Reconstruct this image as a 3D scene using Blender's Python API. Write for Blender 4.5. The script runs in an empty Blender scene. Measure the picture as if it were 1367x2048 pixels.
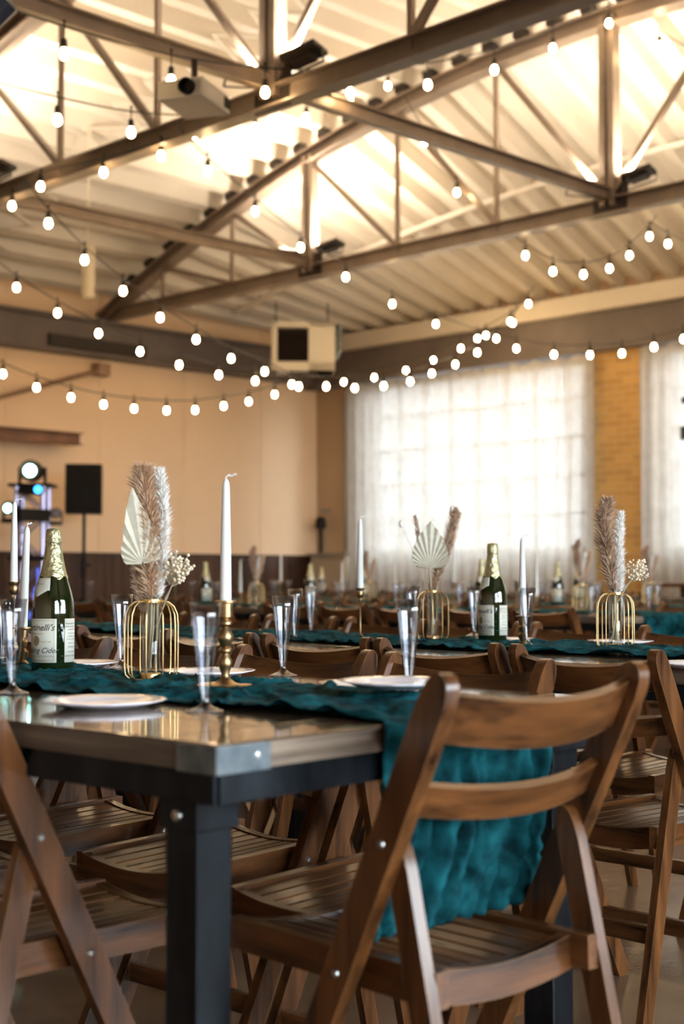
import bpy, bmesh, math, random
from mathutils import Vector, Matrix, noise
random.seed(7)
PI = math.pi
SC = bpy.context.scene
COL = SC.collection

# ------------------------------------------------------------------ camera
F_PX, CAM_Z, PITCH = 2844.0, 0.966, math.atan(128/2844.0)
cam_d = bpy.data.cameras.new('camera'); cam = bpy.data.objects.new('camera', cam_d); COL.objects.link(cam)
cam_d.sensor_fit = 'VERTICAL'; cam_d.sensor_height = 36.0; cam_d.lens = F_PX/2048*36
cam_d.clip_start = 0.05; cam_d.clip_end = 200
cam.location = (0, 0, CAM_Z)
S2 = 2**-.5
FWD = Vector((S2*math.cos(PITCH), S2*math.cos(PITCH), math.sin(PITCH)))
cam.rotation_euler = FWD.to_track_quat('-Z', 'Y').to_euler()
cam_d.dof.use_dof = True; cam_d.dof.focus_distance = 3.3; cam_d.dof.aperture_fstop = 3.4
SC.camera = cam
RGT = Vector((S2, -S2, 0)); UPV = RGT.cross(FWD)
def at(px, py, d):
    """point seen at pixel (px,py) of the 1367x2048 photograph, d metres away along the view axis"""
    r = FWD + RGT*((px-683.5)/F_PX) - UPV*((py-1024)/F_PX)
    h = r.x*S2 + r.y*S2
    return Vector((0, 0, CAM_Z)) + r*(d/h)
def y_at(px, X):
    r = (px-683.5)/F_PX
    return X*(1-r)/(1+r)
def seen(x, y, m=0.03):
    d = (x+y)*S2
    if d < .4: return False
    return abs((x-y)*S2/d) < .2405+m/max(d, .5)*8

# ------------------------------------------------------------------ world, light, exposure
w = bpy.data.worlds.new('overcast_sky'); SC.world = w; w.use_nodes = True
bg = w.node_tree.nodes['Background']; bg.inputs[0].default_value = (0.86, 0.94, 1.0, 1); bg.inputs[1].default_value = 12.0
# overcast sky above the horizon, dull paved ground below it
_t = w.node_tree; _tc = _t.nodes.new('ShaderNodeTexCoord'); _sx = _t.nodes.new('ShaderNodeSeparateXYZ'); _cr = _t.nodes.new('ShaderNodeValToRGB')
_t.links.new(_tc.outputs['Generated'], _sx.inputs[0]); _t.links.new(_sx.outputs['Z'], _cr.inputs[0])
_e = _cr.color_ramp.elements; _e[0].position = 0.0; _e[0].color = (.085, .08, .075, 1); _e[1].position = .02; _e[1].color = (.86, .94, 1, 1)
_t.links.new(_cr.outputs[0], bg.inputs[0])
SC.view_settings.view_transform = 'Standard'; SC.view_settings.look = 'None'
SC.view_settings.exposure = 0.98; SC.view_settings.gamma = 1.0; SC.view_settings.use_curve_mapping = False
XW, YW, YE = 12.85, 13.31, -0.5        # window wall, back wall, near eave
XT1, XT2, ZC = 5.8, 9.42, 3.9          # roof truss positions, bottom chord height
def portal(name, loc, direction, sx, sy):
    l = bpy.data.lights.new(name, 'AREA'); l.shape = 'RECTANGLE'; l.size = sx; l.size_y = sy
    l.cycles.is_portal = True
    o = bpy.data.objects.new(name, l); COL.objects.link(o); o.location = loc
    o.rotation_euler = Vector(direction).to_track_quat('-Z', 'Y').to_euler()
portal('sky_portal', (XW+.05, (9.0+12.35)/2, 2.3), (-1, 0, 0), 3.35, 2.14)
portal('sky_portal', (XW+.05, (4.2+8.12)/2, 2.3), (-1, 0, 0), 3.92, 2.14)
portal('sky_portal', (2.75, -4.55, 2.15), (0, 1, 0), 8.5, 2.3)
UPLIGHT_W, WARM = 17, (1.0, 0.86, 0.68)

# ------------------------------------------------------------------ materials
def nt(name):
    m = bpy.data.materials.new(name); m.use_nodes = True
    return m, m.node_tree, m.node_tree.nodes['Principled BSDF']
def pbr(name, col, rough=.5, metal=0, **k):
    m, t, b = nt(name); b.inputs['Base Color'].default_value = (*col, 1)
    b.inputs['Roughness'].default_value = rough; b.inputs['Metallic'].default_value = metal
    for kk, v in k.items(): b.inputs[kk.replace('_', ' ')].default_value = v
    return m
def noisy(name, c1, c2, scale=(5, 5, 5), rough=.5, metal=0, detail=6, bump=0, bscale=None, lo=.3, hi=.7, rvar=0, coord='Object', **k):
    m, t, b = nt(name); N, L = t.nodes, t.links
    tc = N.new('ShaderNodeTexCoord'); mp = N.new('ShaderNodeMapping'); mp.inputs['Scale'].default_value = scale
    L.new(tc.outputs[coord], mp.inputs['Vector'])
    nz = N.new('ShaderNodeTexNoise'); nz.inputs['Scale'].default_value = 1; nz.inputs['Detail'].default_value = detail
    nz.inputs['Roughness'].default_value = .62
    L.new(mp.outputs[0], nz.inputs['Vector'])
    cr = N.new('ShaderNodeValToRGB'); e = cr.color_ramp.elements
    e[0].position = lo; e[0].color = (*c1, 1); e[1].position = hi; e[1].color = (*c2, 1)
    L.new(nz.outputs['Fac'], cr.inputs[0]); L.new(cr.outputs[0], b.inputs['Base Color'])
    b.inputs['Roughness'].default_value = rough; b.inputs['Metallic'].default_value = metal
    if rvar:
        mr = N.new('ShaderNodeMapRange'); mr.inputs[3].default_value = rough-rvar; mr.inputs[4].default_value = rough+rvar
        L.new(nz.outputs['Fac'], mr.inputs[0]); L.new(mr.outputs[0], b.inputs['Roughness'])
    if bump:
        n2 = nz
        if bscale:
            n2 = N.new('ShaderNodeTexNoise'); n2.inputs['Scale'].default_value = bscale; n2.inputs['Detail'].default_value = 4
            L.new(tc.outputs[coord], n2.inputs['Vector'])
        bp = N.new('ShaderNodeBump'); bp.inputs['Strength'].default_value = bump; bp.inputs['Distance'].default_value = .01
        L.new(n2.outputs['Fac'], bp.inputs['Height']); L.new(bp.outputs[0], b.inputs['Normal'])
    for kk, v in k.items(): b.inputs[kk.replace('_', ' ')].default_value = v
    return m
def chair_wood(name, scale):
    """stained wood: long grain, large tone patches, worn edges"""
    m = noisy(name, (.011, .0032, .0011), (.225, .082, .023), scale, rough=.30, rvar=.08, lo=.30, hi=.76, bump=.06, detail=9)
    t = m.node_tree; N, L = t.nodes, t.links; b = N['Principled BSDF']
    cr = [n for n in N if n.type == 'VALTORGB'][0]
    # rubbed edges: a rounded-normal comparison finds the real corners of each bar
    g = N.new('ShaderNodeNewGeometry'); bv = N.new('ShaderNodeBevel'); bv.samples = 3; bv.inputs['Radius'].default_value = .003
    dt = N.new('ShaderNodeVectorMath'); dt.operation = 'DOT_PRODUCT'; L.new(g.outputs['Normal'], dt.inputs[0]); L.new(bv.outputs[0], dt.inputs[1])
    mr = N.new('ShaderNodeMapRange'); mr.inputs[1].default_value = .985; mr.inputs[2].default_value = .90; mr.inputs[4].default_value = .55
    L.new(dt.outputs['Value'], mr.inputs[0])
    mx = N.new('ShaderNodeMix'); mx.data_type = 'RGBA'
    L.new(mr.outputs[0], mx.inputs['Factor']); L.new(cr.outputs[0], mx.inputs['A']); mx.inputs['B'].default_value = (.33, .17, .07, 1)
    L.new(mx.outputs['Result'], b.inputs['Base Color'])
    b.inputs['Coat Weight'].default_value = .35; b.inputs['Coat Roughness'].default_value = .2
    return m
def glassy(name, tint=(1, 1, 1), gloss=.12, rough=.02):
    """thin clear plastic / pane: see-through with a fresnel shine"""
    m, t, b = nt(name); N, L = t.nodes, t.links; N.remove(b)
    out = [n for n in N if n.type == 'OUTPUT_MATERIAL'][0]
    tr = N.new('ShaderNodeBsdfTransparent'); tr.inputs[0].default_value = (*tint, 1)
    gl = N.new('ShaderNodeBsdfGlossy'); gl.inputs['Roughness'].default_value = rough
    lw = N.new('ShaderNodeLayerWeight'); lw.inputs[0].default_value = .5
    mr = N.new('ShaderNodeMapRange'); mr.inputs[3].default_value = gloss*.35; mr.inputs[4].default_value = min(1, gloss*5)
    pw = N.new('ShaderNodeMath'); pw.operation = 'POWER'; pw.inputs[1].default_value = 2.2
    L.new(lw.outputs['Facing'], pw.inputs[0]); L.new(pw.outputs[0], mr.inputs[0])
    mx = N.new('ShaderNodeMixShader'); L.new(mr.outputs[0], mx.inputs[0]); L.new(tr.outputs[0], mx.inputs[1]); L.new(gl.outputs[0], mx.inputs[2])
    L.new(mx.outputs[0], out.inputs[0])
    return m
def emis(name, col, s):
    m, t, b = nt(name); b.inputs['Base Color'].default_value = (*col, 1)
    b.inputs['Emission Color'].default_value = (*col, 1); b.inputs['Emission Strength'].default_value = s
    return m
def cloth(name, c1, c2, trans, transp, scale=40, bump=.3):
    m, t, b = nt(name); N, L = t.nodes, t.links
    out = [n for n in N if n.type == 'OUTPUT_MATERIAL'][0]
    tc = N.new('ShaderNodeTexCoord'); nz = N.new('ShaderNodeTexNoise'); nz.inputs['Scale'].default_value = scale; nz.inputs['Detail'].default_value = 8
    L.new(tc.outputs['Object'], nz.inputs['Vector'])
    cr = N.new('ShaderNodeValToRGB'); e = cr.color_ramp.elements; e[0].position = .32; e[1].position = .68
    e[0].color = (*c1, 1); e[1].color = (*c2, 1)
    L.new(nz.outputs['Fac'], cr.inputs[0]); L.new(cr.outputs[0], b.inputs['Base Color'])
    b.inputs['Roughness'].default_value = .9; b.inputs['Specular IOR Level'].default_value = .15
    bp = N.new('ShaderNodeBump'); bp.inputs['Strength'].default_value = bump; bp.inputs['Distance'].default_value = .005
    L.new(nz.outputs['Fac'], bp.inputs['Height']); L.new(bp.outputs[0], b.inputs['Normal'])
    tl = N.new('ShaderNodeBsdfTranslucent'); L.new(cr.outputs[0], tl.inputs[0])
    m1 = N.new('ShaderNodeMixShader'); m1.inputs[0].default_value = trans; L.new(b.outputs[0], m1.inputs[1]); L.new(tl.outputs[0], m1.inputs[2])
    tr = N.new('ShaderNodeBsdfTransparent')
    m2 = N.new('ShaderNodeMixShader'); m2.inputs[0].default_value = transp; L.new(m1.outputs[0], m2.inputs[1]); L.new(tr.outputs[0], m2.inputs[2])
    L.new(m2.outputs[0], out.inputs[0])
    return m
WOOD_Z = chair_wood('stained_wood_upright', (38, 38, 3.2))
WOOD_X = chair_wood('stained_wood_across', (3.2, 38, 38))
WOOD_Y = chair_wood('stained_wood_lengthwise', (38, 3.2, 38))
TOPW = noisy('varnished_table_board', (.060, .034, .020), (.150, .095, .060), (26, 2.2, 26), rough=.13, lo=.25, hi=.75, bump=.04, Coat_Weight=.7, Coat_Roughness=.06)
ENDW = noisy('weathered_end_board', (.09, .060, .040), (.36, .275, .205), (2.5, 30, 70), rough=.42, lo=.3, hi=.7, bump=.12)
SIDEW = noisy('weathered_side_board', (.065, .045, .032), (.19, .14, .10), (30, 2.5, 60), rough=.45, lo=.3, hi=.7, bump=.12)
STEEL = noisy('blackened_steel', (.006, .0065, .008), (.030, .038, .047), (9, 9, 3), rough=.30, metal=.7, rvar=.08)
PLATE_STEEL = noisy('bare_corner_steel', (.09, .12, .14), (.25, .29, .32), (25, 25, 25), rough=.33, metal=.8)
BOLT = pbr('zinc_bolt', (.6, .6, .58), .3, 1)
GOLD = pbr('gold_wire', (.88, .62, .28), .32, 1)
BRASS = noisy('aged_brass', (.22, .14, .07), (.56, .38, .19), (40, 40, 40), rough=.36, metal=1)
WAX = pbr('white_wax', (.93, .92, .90), .45, 0, Subsurface_Weight=.15)
PLASTIC = glassy('clear_plastic', (.95, .965, 1.0), .24, .06)
TUBEG = glassy('clear_glass', (.97, .98, .98), .13)
PANE = glassy('window_glass', (.97, .99, 1), .06)
BOTTLE = pbr('green_bottle_glass', (.008, .016, .003), .05, 0, Coat_Weight=1.0, Specular_IOR_Level=.8)
FOIL = noisy('gold_foil', (.48, .44, .22), (.86, .82, .52), (90, 90, 40), rough=.28, metal=.8, bump=.5, bscale=120)
PAPER = pbr('cream_label_paper', (.78, .77, .66), .6)
INK = pbr('label_ink', (.05, .045, .04), .6)
INKG = pbr('label_gold_ink', (.30, .22, .12), .5)
CHINA = pbr('white_plastic_plate', (.90, .87, .94), .2, 0, Coat_Weight=1.0, Coat_Roughness=.12)
TEAL = cloth('teal_cheesecloth', (.001, .017, .023), (.012, .150, .180), .25, 0.0, 22, 1.0)
CURT = cloth('sheer_white_curtain', (.60, .575, .54), (.68, .655, .62), .42, .095, 12, .05)
CREAM = noisy('cream_painted_steel', (.62, .545, .445), (.70, .625, .52), (1.2, 1.2, 1.2), rough=.55, bump=.02)
WALLM = noisy('cream_wall_paint', (.84, .61, .40), (.90, .67, .46), (.6, .6, .6), rough=.75)
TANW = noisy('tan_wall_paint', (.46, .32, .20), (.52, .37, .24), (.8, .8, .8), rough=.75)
GREYB = noisy('grey_brown_beam_paint', (.12, .095, .085), (.17, .135, .12), (2, 2, 2), rough=.6)
TRUSSM = noisy('truss_steel_paint', (.20, .15, .112), (.31, .235, .18), (3, 3, 3), rough=.40, metal=.25)
DARKM = pbr('dark_bronze_metal', (.035, .025, .02), .5, .4)
BLACK = pbr('black_plastic', (.010, .009, .009), .55, 0, Specular_IOR_Level=.2)
GRILLE = noisy('black_speaker_grille', (.006, .006, .006), (.02, .019, .018), (60, 60, 60), rough=.85, Specular_IOR_Level=.1)
WHITEP = pbr('white_enamel', (.75, .68, .56), .45)
CORD = pbr('black_rubber_cord', (.02, .018, .016), .6)
BULBM = emis('lit_warm_bulb', (1.0, .70, .36), 42)
CYAN = emis('lit_cyan_lens', (.30, 1.0, .85), 14)
BLUE = emis('lit_blue_lens', (.02, .22, 1.0), 6)
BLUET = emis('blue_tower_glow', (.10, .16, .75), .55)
FLOODG = emis('lit_flood_lens', WARM, 6)
PAMPAS = noisy('dried_pampas', (.55, .33, .19), (.92, .68, .47), (30, 30, 30), rough=.9)
PAMPAS_D = noisy('brown_dried_reed', (.40, .25, .16), (.78, .56, .40), (30, 30, 30), rough=.9)
BLEACH = pbr('bleached_plume', (.97, .94, .90), .9)
PALM = noisy('pale_green_dried_palm', (.56, .51, .40), (.70, .65, .52), (60, 60, 60), rough=.75)
STEMM = pbr('straw_stem', (.62, .52, .36), .8)
SEED = pbr('dried_cream_blossom', (.95, .80, .60), .85)
SIGNP = pbr('conduit_grey', (.30, .25, .20), .5)

def brick_mat():
    m, t, b = nt('yellow_painted_brick'); N, L = t.nodes, t.links
    tc = N.new('ShaderNodeTexCoord'); mp = N.new('ShaderNodeMapping'); mp.inputs['Rotation'].default_value = (PI/2, 0, PI/2)
    br = N.new('ShaderNodeTexBrick'); br.inputs['Scale'].default_value = 1.0
    br.inputs['Brick Width'].default_value = .21; br.inputs['Row Height'].default_value = .075; br.inputs['Mortar Size'].default_value = .007
    br.inputs['Color1'].default_value = (.62, .36, .11, 1); br.inputs['Color2'].default_value = (.48, .27, .08, 1); br.inputs['Mortar'].default_value = (.55, .38, .18, 1)
    cx = N.new('ShaderNodeSeparateXYZ'); cb = N.new('ShaderNodeCombineXYZ')
    L.new(tc.outputs['Object'], cx.inputs[0]); L.new(cx.outputs['Y'], cb.inputs['X']); L.new(cx.outputs['Z'], cb.inputs['Y'])
    L.new(cb.outputs[0], br.inputs['Vector']); L.new(br.outputs['Color'], b.inputs['Base Color']); b.inputs['Roughness'].default_value = .8
    bp = N.new('ShaderNodeBump'); bp.inputs['Strength'].default_value = .3; L.new(br.outputs['Fac'], bp.inputs['Height']); bp.invert = True
    L.new(bp.outputs[0], b.inputs['Normal'])
    return m
BRICK = brick_mat()
def floor_mat():
    m = noisy('polished_concrete', (.115, .064, .034), (.235, .145, .088), (1.6, 1.6, 1.6), rough=.23, rvar=.10, detail=9, lo=.25, hi=.75, bump=.12, bscale=14)
    return m
FLOORM = floor_mat()
def wainscot_mat():
    m, t, b = nt('dark_plank_wainscot'); N, L = t.nodes, t.links
    tc = N.new('ShaderNodeTexCoord'); mp = N.new('ShaderNodeMapping'); mp.inputs['Scale'].default_value = (9, 9, .6)
    L.new(tc.outputs['Object'], mp.inputs[0]); nz = N.new('ShaderNodeTexNoise'); nz.inputs['Scale'].default_value = 1; nz.inputs['Detail'].default_value = 5
    L.new(mp.outputs[0], nz.inputs[0]); cr = N.new('ShaderNodeValToRGB'); e = cr.color_ramp.elements
    e[0].position = .3; e[0].color = (.022, .009, .005, 1); e[1].position = .7; e[1].color = (.10, .045, .022, 1)
    L.new(nz.outputs['Fac'], cr.inputs[0]); L.new(cr.outputs[0], b.inputs['Base Color']); b.inputs['Roughness'].default_value = .45
    return m
WAINS = wainscot_mat()

# ------------------------------------------------------------------ mesh helpers
def box(bm, c, s, rot=None):
    """box centred at c with size s"""
    M = Matrix.Translation(c) @ (rot.to_4x4() if rot else Matrix.Identity(4)) @ Matrix.Diagonal((*s, 1))
    return bmesh.ops.create_cube(bm, size=1, matrix=M)['verts']
def sweep(bm, pts, w, h, side=None, up=None, close=False):
    """rectangular bar through pts; side/up vectors constant or lists; w across side, h along up"""
    rings = []
    n = len(pts)
    for i, p in enumerate(pts):
        p = Vector(p)
        tg = (Vector(pts[min(i+1, n-1)])-Vector(pts[max(i-1, 0)])).normalized()
        u = Vector(up[i] if isinstance(up, list) else (up or (0, 0, 1)))
        s = Vector(side[i]) if isinstance(side, list) else (Vector(side) if side else tg.cross(u))
        s = s.normalized(); u = u.normalized() if up is not None and side is not None else s.cross(tg).normalized()
        ww = w[i] if isinstance(w, (list, tuple)) else w
        hh = h[i] if isinstance(h, (list, tuple)) else h
        rings.append([bm.verts.new(p+s*a*ww/2+u*b*hh/2) for a, b in ((-1, -1), (1, -1), (1, 1), (-1, 1))])
    for a, b in zip(rings, rings[1:]):
        for k in range(4): bm.faces.new((a[k], a[(k+1) % 4], b[(k+1) % 4], b[k]))
    bm.faces.new(rings[0][::-1]); bm.faces.new(rings[-1])
    return rings
def tube(bm, pts, r, n=8, cap=True, loop=False):
    pts = [Vector(p) for p in pts]; rings = []; m = len(pts); ref = None
    for i, p in enumerate(pts):
        if loop: tg = (pts[(i+1) % m]-pts[i-1]).normalized()
        else: tg = (pts[min(i+1, m-1)]-pts[max(i-1, 0)]).normalized()
        if ref is None or abs(tg.dot(ref)) > .98:
            ref = Vector((0, 0, 1)) if abs(tg.z) < .9 else Vector((1, 0, 0))
        s = tg.cross(ref).normalized(); u = s.cross(tg).normalized(); ref = u
        rr = r[i] if isinstance(r, (list, tuple)) else r
        rings.append([bm.verts.new(p+(s*math.cos(a)+u*math.sin(a))*rr) for a in [2*PI*k/n for k in range(n)]])
    pairs = list(zip(rings, rings[1:])) + ([(rings[-1], rings[0])] if loop else [])
    for a, b in pairs:
        for k in range(n): bm.faces.new((a[k], a[(k+1) % n], b[(k+1) % n], b[k]))
    if cap and not loop: bm.faces.new(rings[0][::-1]); bm.faces.new(rings[-1])
def lathe(bm, prof, n=32, c=(0, 0, 0), cap=True, a0=0, a1=2*PI):
    """prof: list of (radius, z)"""
    c = Vector(c); full = abs(a1-a0-2*PI) < 1e-6; m = n if full else n+1; rings = []
    for r, z in prof:
        rings.append([bm.verts.new(c+Vector((r*math.cos(a0+(a1-a0)*k/n), r*math.sin(a0+(a1-a0)*k/n), z))) for k in range(m)])
    for a, b in zip(rings, rings[1:]):
        for k in range(n): bm.faces.new((a[k], a[(k+1) % m], b[(k+1) % m], b[k]))
    if cap and full:
        if prof[0][0] > 1e-5: bm.faces.new(rings[0][::-1])
        if prof[-1][0] > 1e-5: bm.faces.new(rings[-1])
    return rings
def obj(name, bm, mat, parent=None, smooth=False, bevel=0, solid=0, loc=None):
    if bevel:
        es = [e for e in bm.edges if len(e.link_faces) == 2 and e.calc_face_angle(0) > .6]
        bmesh.ops.bevel(bm, geom=es, offset=bevel, segments=2, affect='EDGES', profile=.6)
    bmesh.ops.recalc_face_normals(bm, faces=bm.faces)
    me = bpy.data.meshes.new(name); bm.to_mesh(me); bm.free()
    me.materials.append(mat)
    if smooth:
        for p in me.polygons: p.use_smooth = True
        if smooth != 'all': me.set_sharp_from_angle(angle=.7)
    o = bpy.data.objects.new(name, me); COL.objects.link(o)
    if parent: o.parent = parent
    if loc is not None: o.location = loc
    if solid:
        md = o.modifiers.new('thickness', 'SOLIDIFY'); md.thickness = solid; md.offset = 0
    return o
def tag(o, label, cat, group=None, kind=None):
    o['label'] = label; o['category'] = cat
    if group: o['group'] = group
    if kind: o['kind'] = kind
    return o
def thing(name, label, cat, loc=(0, 0, 0), rz=0, group=None):
    o = bpy.data.objects.new(name, None); o.empty_display_size = .05; COL.objects.link(o); o.location = loc; o.rotation_euler = (0, 0, rz)
    return tag(o, label, cat, group)
def struct(name, bm, mat, parent=None, **k):
    o = obj(name, bm, mat, parent, **k)
    if not parent: o['kind'] = 'structure'
    return o
def dup(root, loc, rz, label, group=None, skip=(), rx=0, scale=1):
    r = root.copy(); COL.objects.link(r); r.location = loc; r.rotation_euler = (rx, 0, rz); r['label'] = label
    r.scale = (scale,)*3
    if group: r['group'] = group
    for ch in list(root.children):
        if ch.name.split('.')[0] in skip: continue
        c = ch.copy(); COL.objects.link(c); c.parent = r
        for g in list(ch.children):
            d = g.copy(); COL.objects.link(d); d.parent = c
    return r
B = bmesh.new
ORD = ['first', 'second', 'third', 'fourth', 'fifth', 'sixth', 'seventh', 'eighth', 'ninth', 'tenth', 'eleventh', 'twelfth']

# ------------------------------------------------------------------ room shell
X0, Y0 = -4.0, -4.6
b = B(); box(b, ((X0+XW)/2, (Y0+YW)/2, -.05), (XW-X0+.6, YW-Y0+.6, .1)); struct('floor', b, FLOORM)
# back wall (far left of the picture), panel joints as shallow grooves
b = B()
x = X0
while x < XW-.01:
    x2 = min(x+1.22, XW); box(b, ((x+x2)/2, YW+.1, 2.2), (x2-x-.008, .2, 4.4)); x = x2
box(b, ((X0+XW)/2+.15, YW+.13, 2.2), (XW-X0+.3, .24, 4.4)); struct('wall_back', b, WALLM)
b = B()
x = X0; k = 0
while x < XW-.03:
    x2 = min(x+.19, XW-.02); box(b, ((x+x2)/2, YW-.02, .6), (x2-x-.006, .03+.006*(k % 3), 1.2)); x = x2; k += 1
box(b, ((X0+XW)/2, YW-.03, 1.215), (XW-X0, .06, .03)); struct('trim_1', b, WAINS)
# beam on top of the back wall
b = B(); box(b, ((X0+XW)/2, YW-.05, 3.63), (XW-X0, .14, .42)); box(b, ((X0+XW)/2, YW-.10, 3.44), (XW-X0, .24, .03)); box(b, ((X0+XW)/2, YW-.10, 3.82), (XW-X0, .24, .03))
struct('trim_2', b, GREYB)
b = B(); box(b, (9.3, YW-.14, 3.55), (1.3, .06, .13)); struct('trim_3', b, DARKM)
# window wall
WIN = [(9.0, 12.35), (4.2, 8.12)]; ZB, ZT = 1.23, 3.37
b = B()
box(b, (XW+.1, (Y0+4.2)/2, 2.1), (.2, 4.2-Y0, 4.2)); box(b, (XW+.1, (12.35+YW+.2)/2, 2.1), (.2, YW+.2-12.35, 4.2))
for y0, y1 in WIN: box(b, (XW+.1, (y0+y1)/2, ZB/2), (.2, y1-y0, ZB))
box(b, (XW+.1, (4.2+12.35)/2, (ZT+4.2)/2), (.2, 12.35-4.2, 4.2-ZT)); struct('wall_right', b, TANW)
b = B(); box(b, (XW+.0, (8.13+8.99)/2, 1.7), (.26, .86, 3.4)); struct('trim_4', b, BRICK)
b = B(); box(b, (XW-.10, (Y0+YW)/2, 3.585), (.16, YW-Y0, .43)); box(b, (XW-.13, (Y0+YW)/2, 3.385), (.26, YW-Y0, .03)); struct('trim_5', b, GREYB)
b = B(); box(b, (XW-.14, (Y0+YW)/2, 3.90), (.28, YW-Y0, .20)); struct('trim_6', b, CREAM)
for i, (y0, y1) in enumerate(WIN):
    b = B(); X = XW+.1
    for yy in (y0+.03, y1-.03): box(b, (X, yy, (ZB+ZT)/2), (.07, .06, ZT-ZB))
    for zz in (ZB+.03, ZT-.03): box(b, (X, (y0+y1)/2, zz), (.07, y1-y0, .06))
    n = round((y1-y0)/.42)
    for k in range(1, n): box(b, (X, y0+(y1-y0)*k/n, (ZB+ZT)/2), (.05, .032 if k % 3 else .055, ZT-ZB))
    for k in range(1, 5): box(b, (X, (y0+y1)/2, ZB+(ZT-ZB)*k/5), (.05, y1-y0, .032))
    fr = struct('window_%d' % (i+1), b, pbr('window_frame_paint', (.25, .27, .28), .5))
    b = B(); box(b, (X+.01, (y0+y1)/2, (ZB+ZT)/2), (.006, y1-y0-.06, ZT-ZB-.06)); obj('pane', b, PANE, fr)
# near side: low flat bay with a long bank of windows beside the camera, closed walls behind
b = B(); box(b, ((X0+XW)/2, Y0-.1, .5), (XW-X0, .2, 1.0)); box(b, ((X0+XW)/2, Y0-.1, 3.75), (XW-X0, .2, .9))
box(b, ((X0-1.5)/2, Y0-.1, 2), (-1.5-X0, .2, 4.2)); box(b, ((7+XW)/2, Y0-.1, 2), (XW-7, .2, 4.2)); struct('wall_near', b, WALLM)
b = B()
for k in range(10): box(b, (-1.5+k*8.5/9, Y0-.1, 2.15), (.05, .07, 2.3))
for k in range(5): box(b, (2.75, Y0-.1, 1.02+k*.566), (8.5, .07, .05))
fr = struct('window_3', b, DARKM)
b = B(); box(b, (2.75, Y0-.12, 2.15), (8.45, .006, 2.25)); obj('pane', b, PANE, fr)
b = B(); box(b, (X0-.1, (Y0+YW)/2, 2.2), (.2, YW-Y0, 4.4)); struct('wall_left', b, WALLM)
# roof: barrel of corrugated steel deck on bowstring trusses, hipped down over the last bay
YP, RISE = 6.4, 1.57
HALF = YW-YP
def zarc(y):
    u = (y-YP)/HALF
    return ZC+.12+RISE*max(0, 1-u*u)
PITCHR, DEEP = .34, .15
ys = []; y = YW+.05; 
prof = [(0, 0), (.09, 0), (.12, 1), (.31, 1)]
k = 0
pts = []
yy = YE-.1
while yy < YW+.1:
    for dy, u in prof: pts.append((yy+dy, u*DEEP))
    yy += PITCHR
b = B(); prev = None
for y, dz in pts:
    z = zarc(y)+dz; zt = zarc(y)+DEEP+.06
    cur = [b.verts.new(c) for c in ((X0, y, z), (XT2+.02, y, z), (XW+.12, y, 3.99+dz*.8), (XW+.12, y, 3.99+DEEP+.06), (XT2+.02, y, zt), (X0, y, zt))]
    if prev:
        for k in range(6): b.faces.new((prev[k], cur[k], cur[(k+1) % 6], prev[(k+1) % 6]))
    else: b.faces.new(cur)
    prev = cur
b.faces.new(prev)
struct('ceiling', b, CREAM)
b = B(); box(b, ((X0+XW)/2, (Y0+YE)/2, 4.12), (XW-X0, YE-Y0+.1, .1)); struct('ceiling_bay', b, CREAM)
b = B(); box(b, ((X0+XW)/2, YE, 3.8), (XW-X0, .16, .5)); struct('trim_7', b, GREYB)
b = B(); box(b, (X0-.05, (YE+YW)/2, 4.95), (.1, YW-YE, 1.9)); struct('wall_gable', b, CREAM)
# ------------------------------------------------------------------ trusses
def truss(X, lab, big):
    t = thing('roof_truss', lab, 'roof truss', (X, YP, ZC), 0, None)
    def L_(y, z): return Vector((0, y-YP, z-ZC))
    b = B(); 
    box(b, L_((YE+YW)/2, ZC), (.012, YW-YE, .13))
    for s in (-1, 1): box(b, L_((YE+YW)/2, ZC+s*.06), (.12, YW-YE, .012))
    obj('bottom_chord', b, TRUSSM, t)
    b = B(); ps = [L_(YE+(YW-YE)*i/40, zarc(YE+(YW-YE)*i/40)-.11) for i in range(41)]
    sweep(b, ps, .15, .02, side=(1, 0, 0)); sweep(b, [p+Vector((0, 0, -.12)) for p in ps], .15, .016, side=(1, 0, 0)); sweep(b, [p+Vector((0, 0, -.06)) for p in ps], .02, .11, side=(1, 0, 0))
    obj('top_chord', b, TRUSSM, t)
    n = 12; step = (YW-YE)/n
    for i in range(1, n):
        y = YW-i*step; zt = zarc(y)-.15; bigv = i % 3 == 0
        b = B(); wv = .055 if bigv else .03
        if bigv:
            for s in (-1, 1): box(b, L_(y+s*.045, (ZC+zt)/2), (.10, .05, zt-ZC))
        else: box(b, L_(y, (ZC+zt)/2), (.035, .035, zt-ZC))
        obj('vertical_strut', b, TRUSSM, t)
    for i in range(1, n):
        y = YW-i*step
        if abs(y-YP) < .1: continue
        y2 = y-step if y > YP else y+step
        b = B(); sweep(b, [L_(y, zarc(y)-.2), L_(y2, ZC+.06)], .045, .045, side=(1, 0, 0))
        obj('diagonal_strut', b, TRUSSM, t)
    b = B(); y = YE+.3
    while y < YW-.3:
        bc = B(); box(bc, L_(y, zarc(y)-.02), (.10, .11, .10)); obj('rib_gap_shade_block', bc, DARKM, t); y += PITCHR  # added dark blocks stand in for the shaded open rib ends of the deck
    b.free()
    for yn in (YP, YP+3*step, YP-3*step):
        b = B(); box(b, L_(yn, ZC+.05), (.02, .32, .24)); obj('gusset_plate', b, DARKM, t)
    return t
truss(XT1, 'nearer dark steel roof truss crossing the top of the picture', True)
truss(XT2, 'farther grey steel roof truss with curved top chord reaching the back wall beam', True)
STEP = (YW-YE)/12
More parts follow.
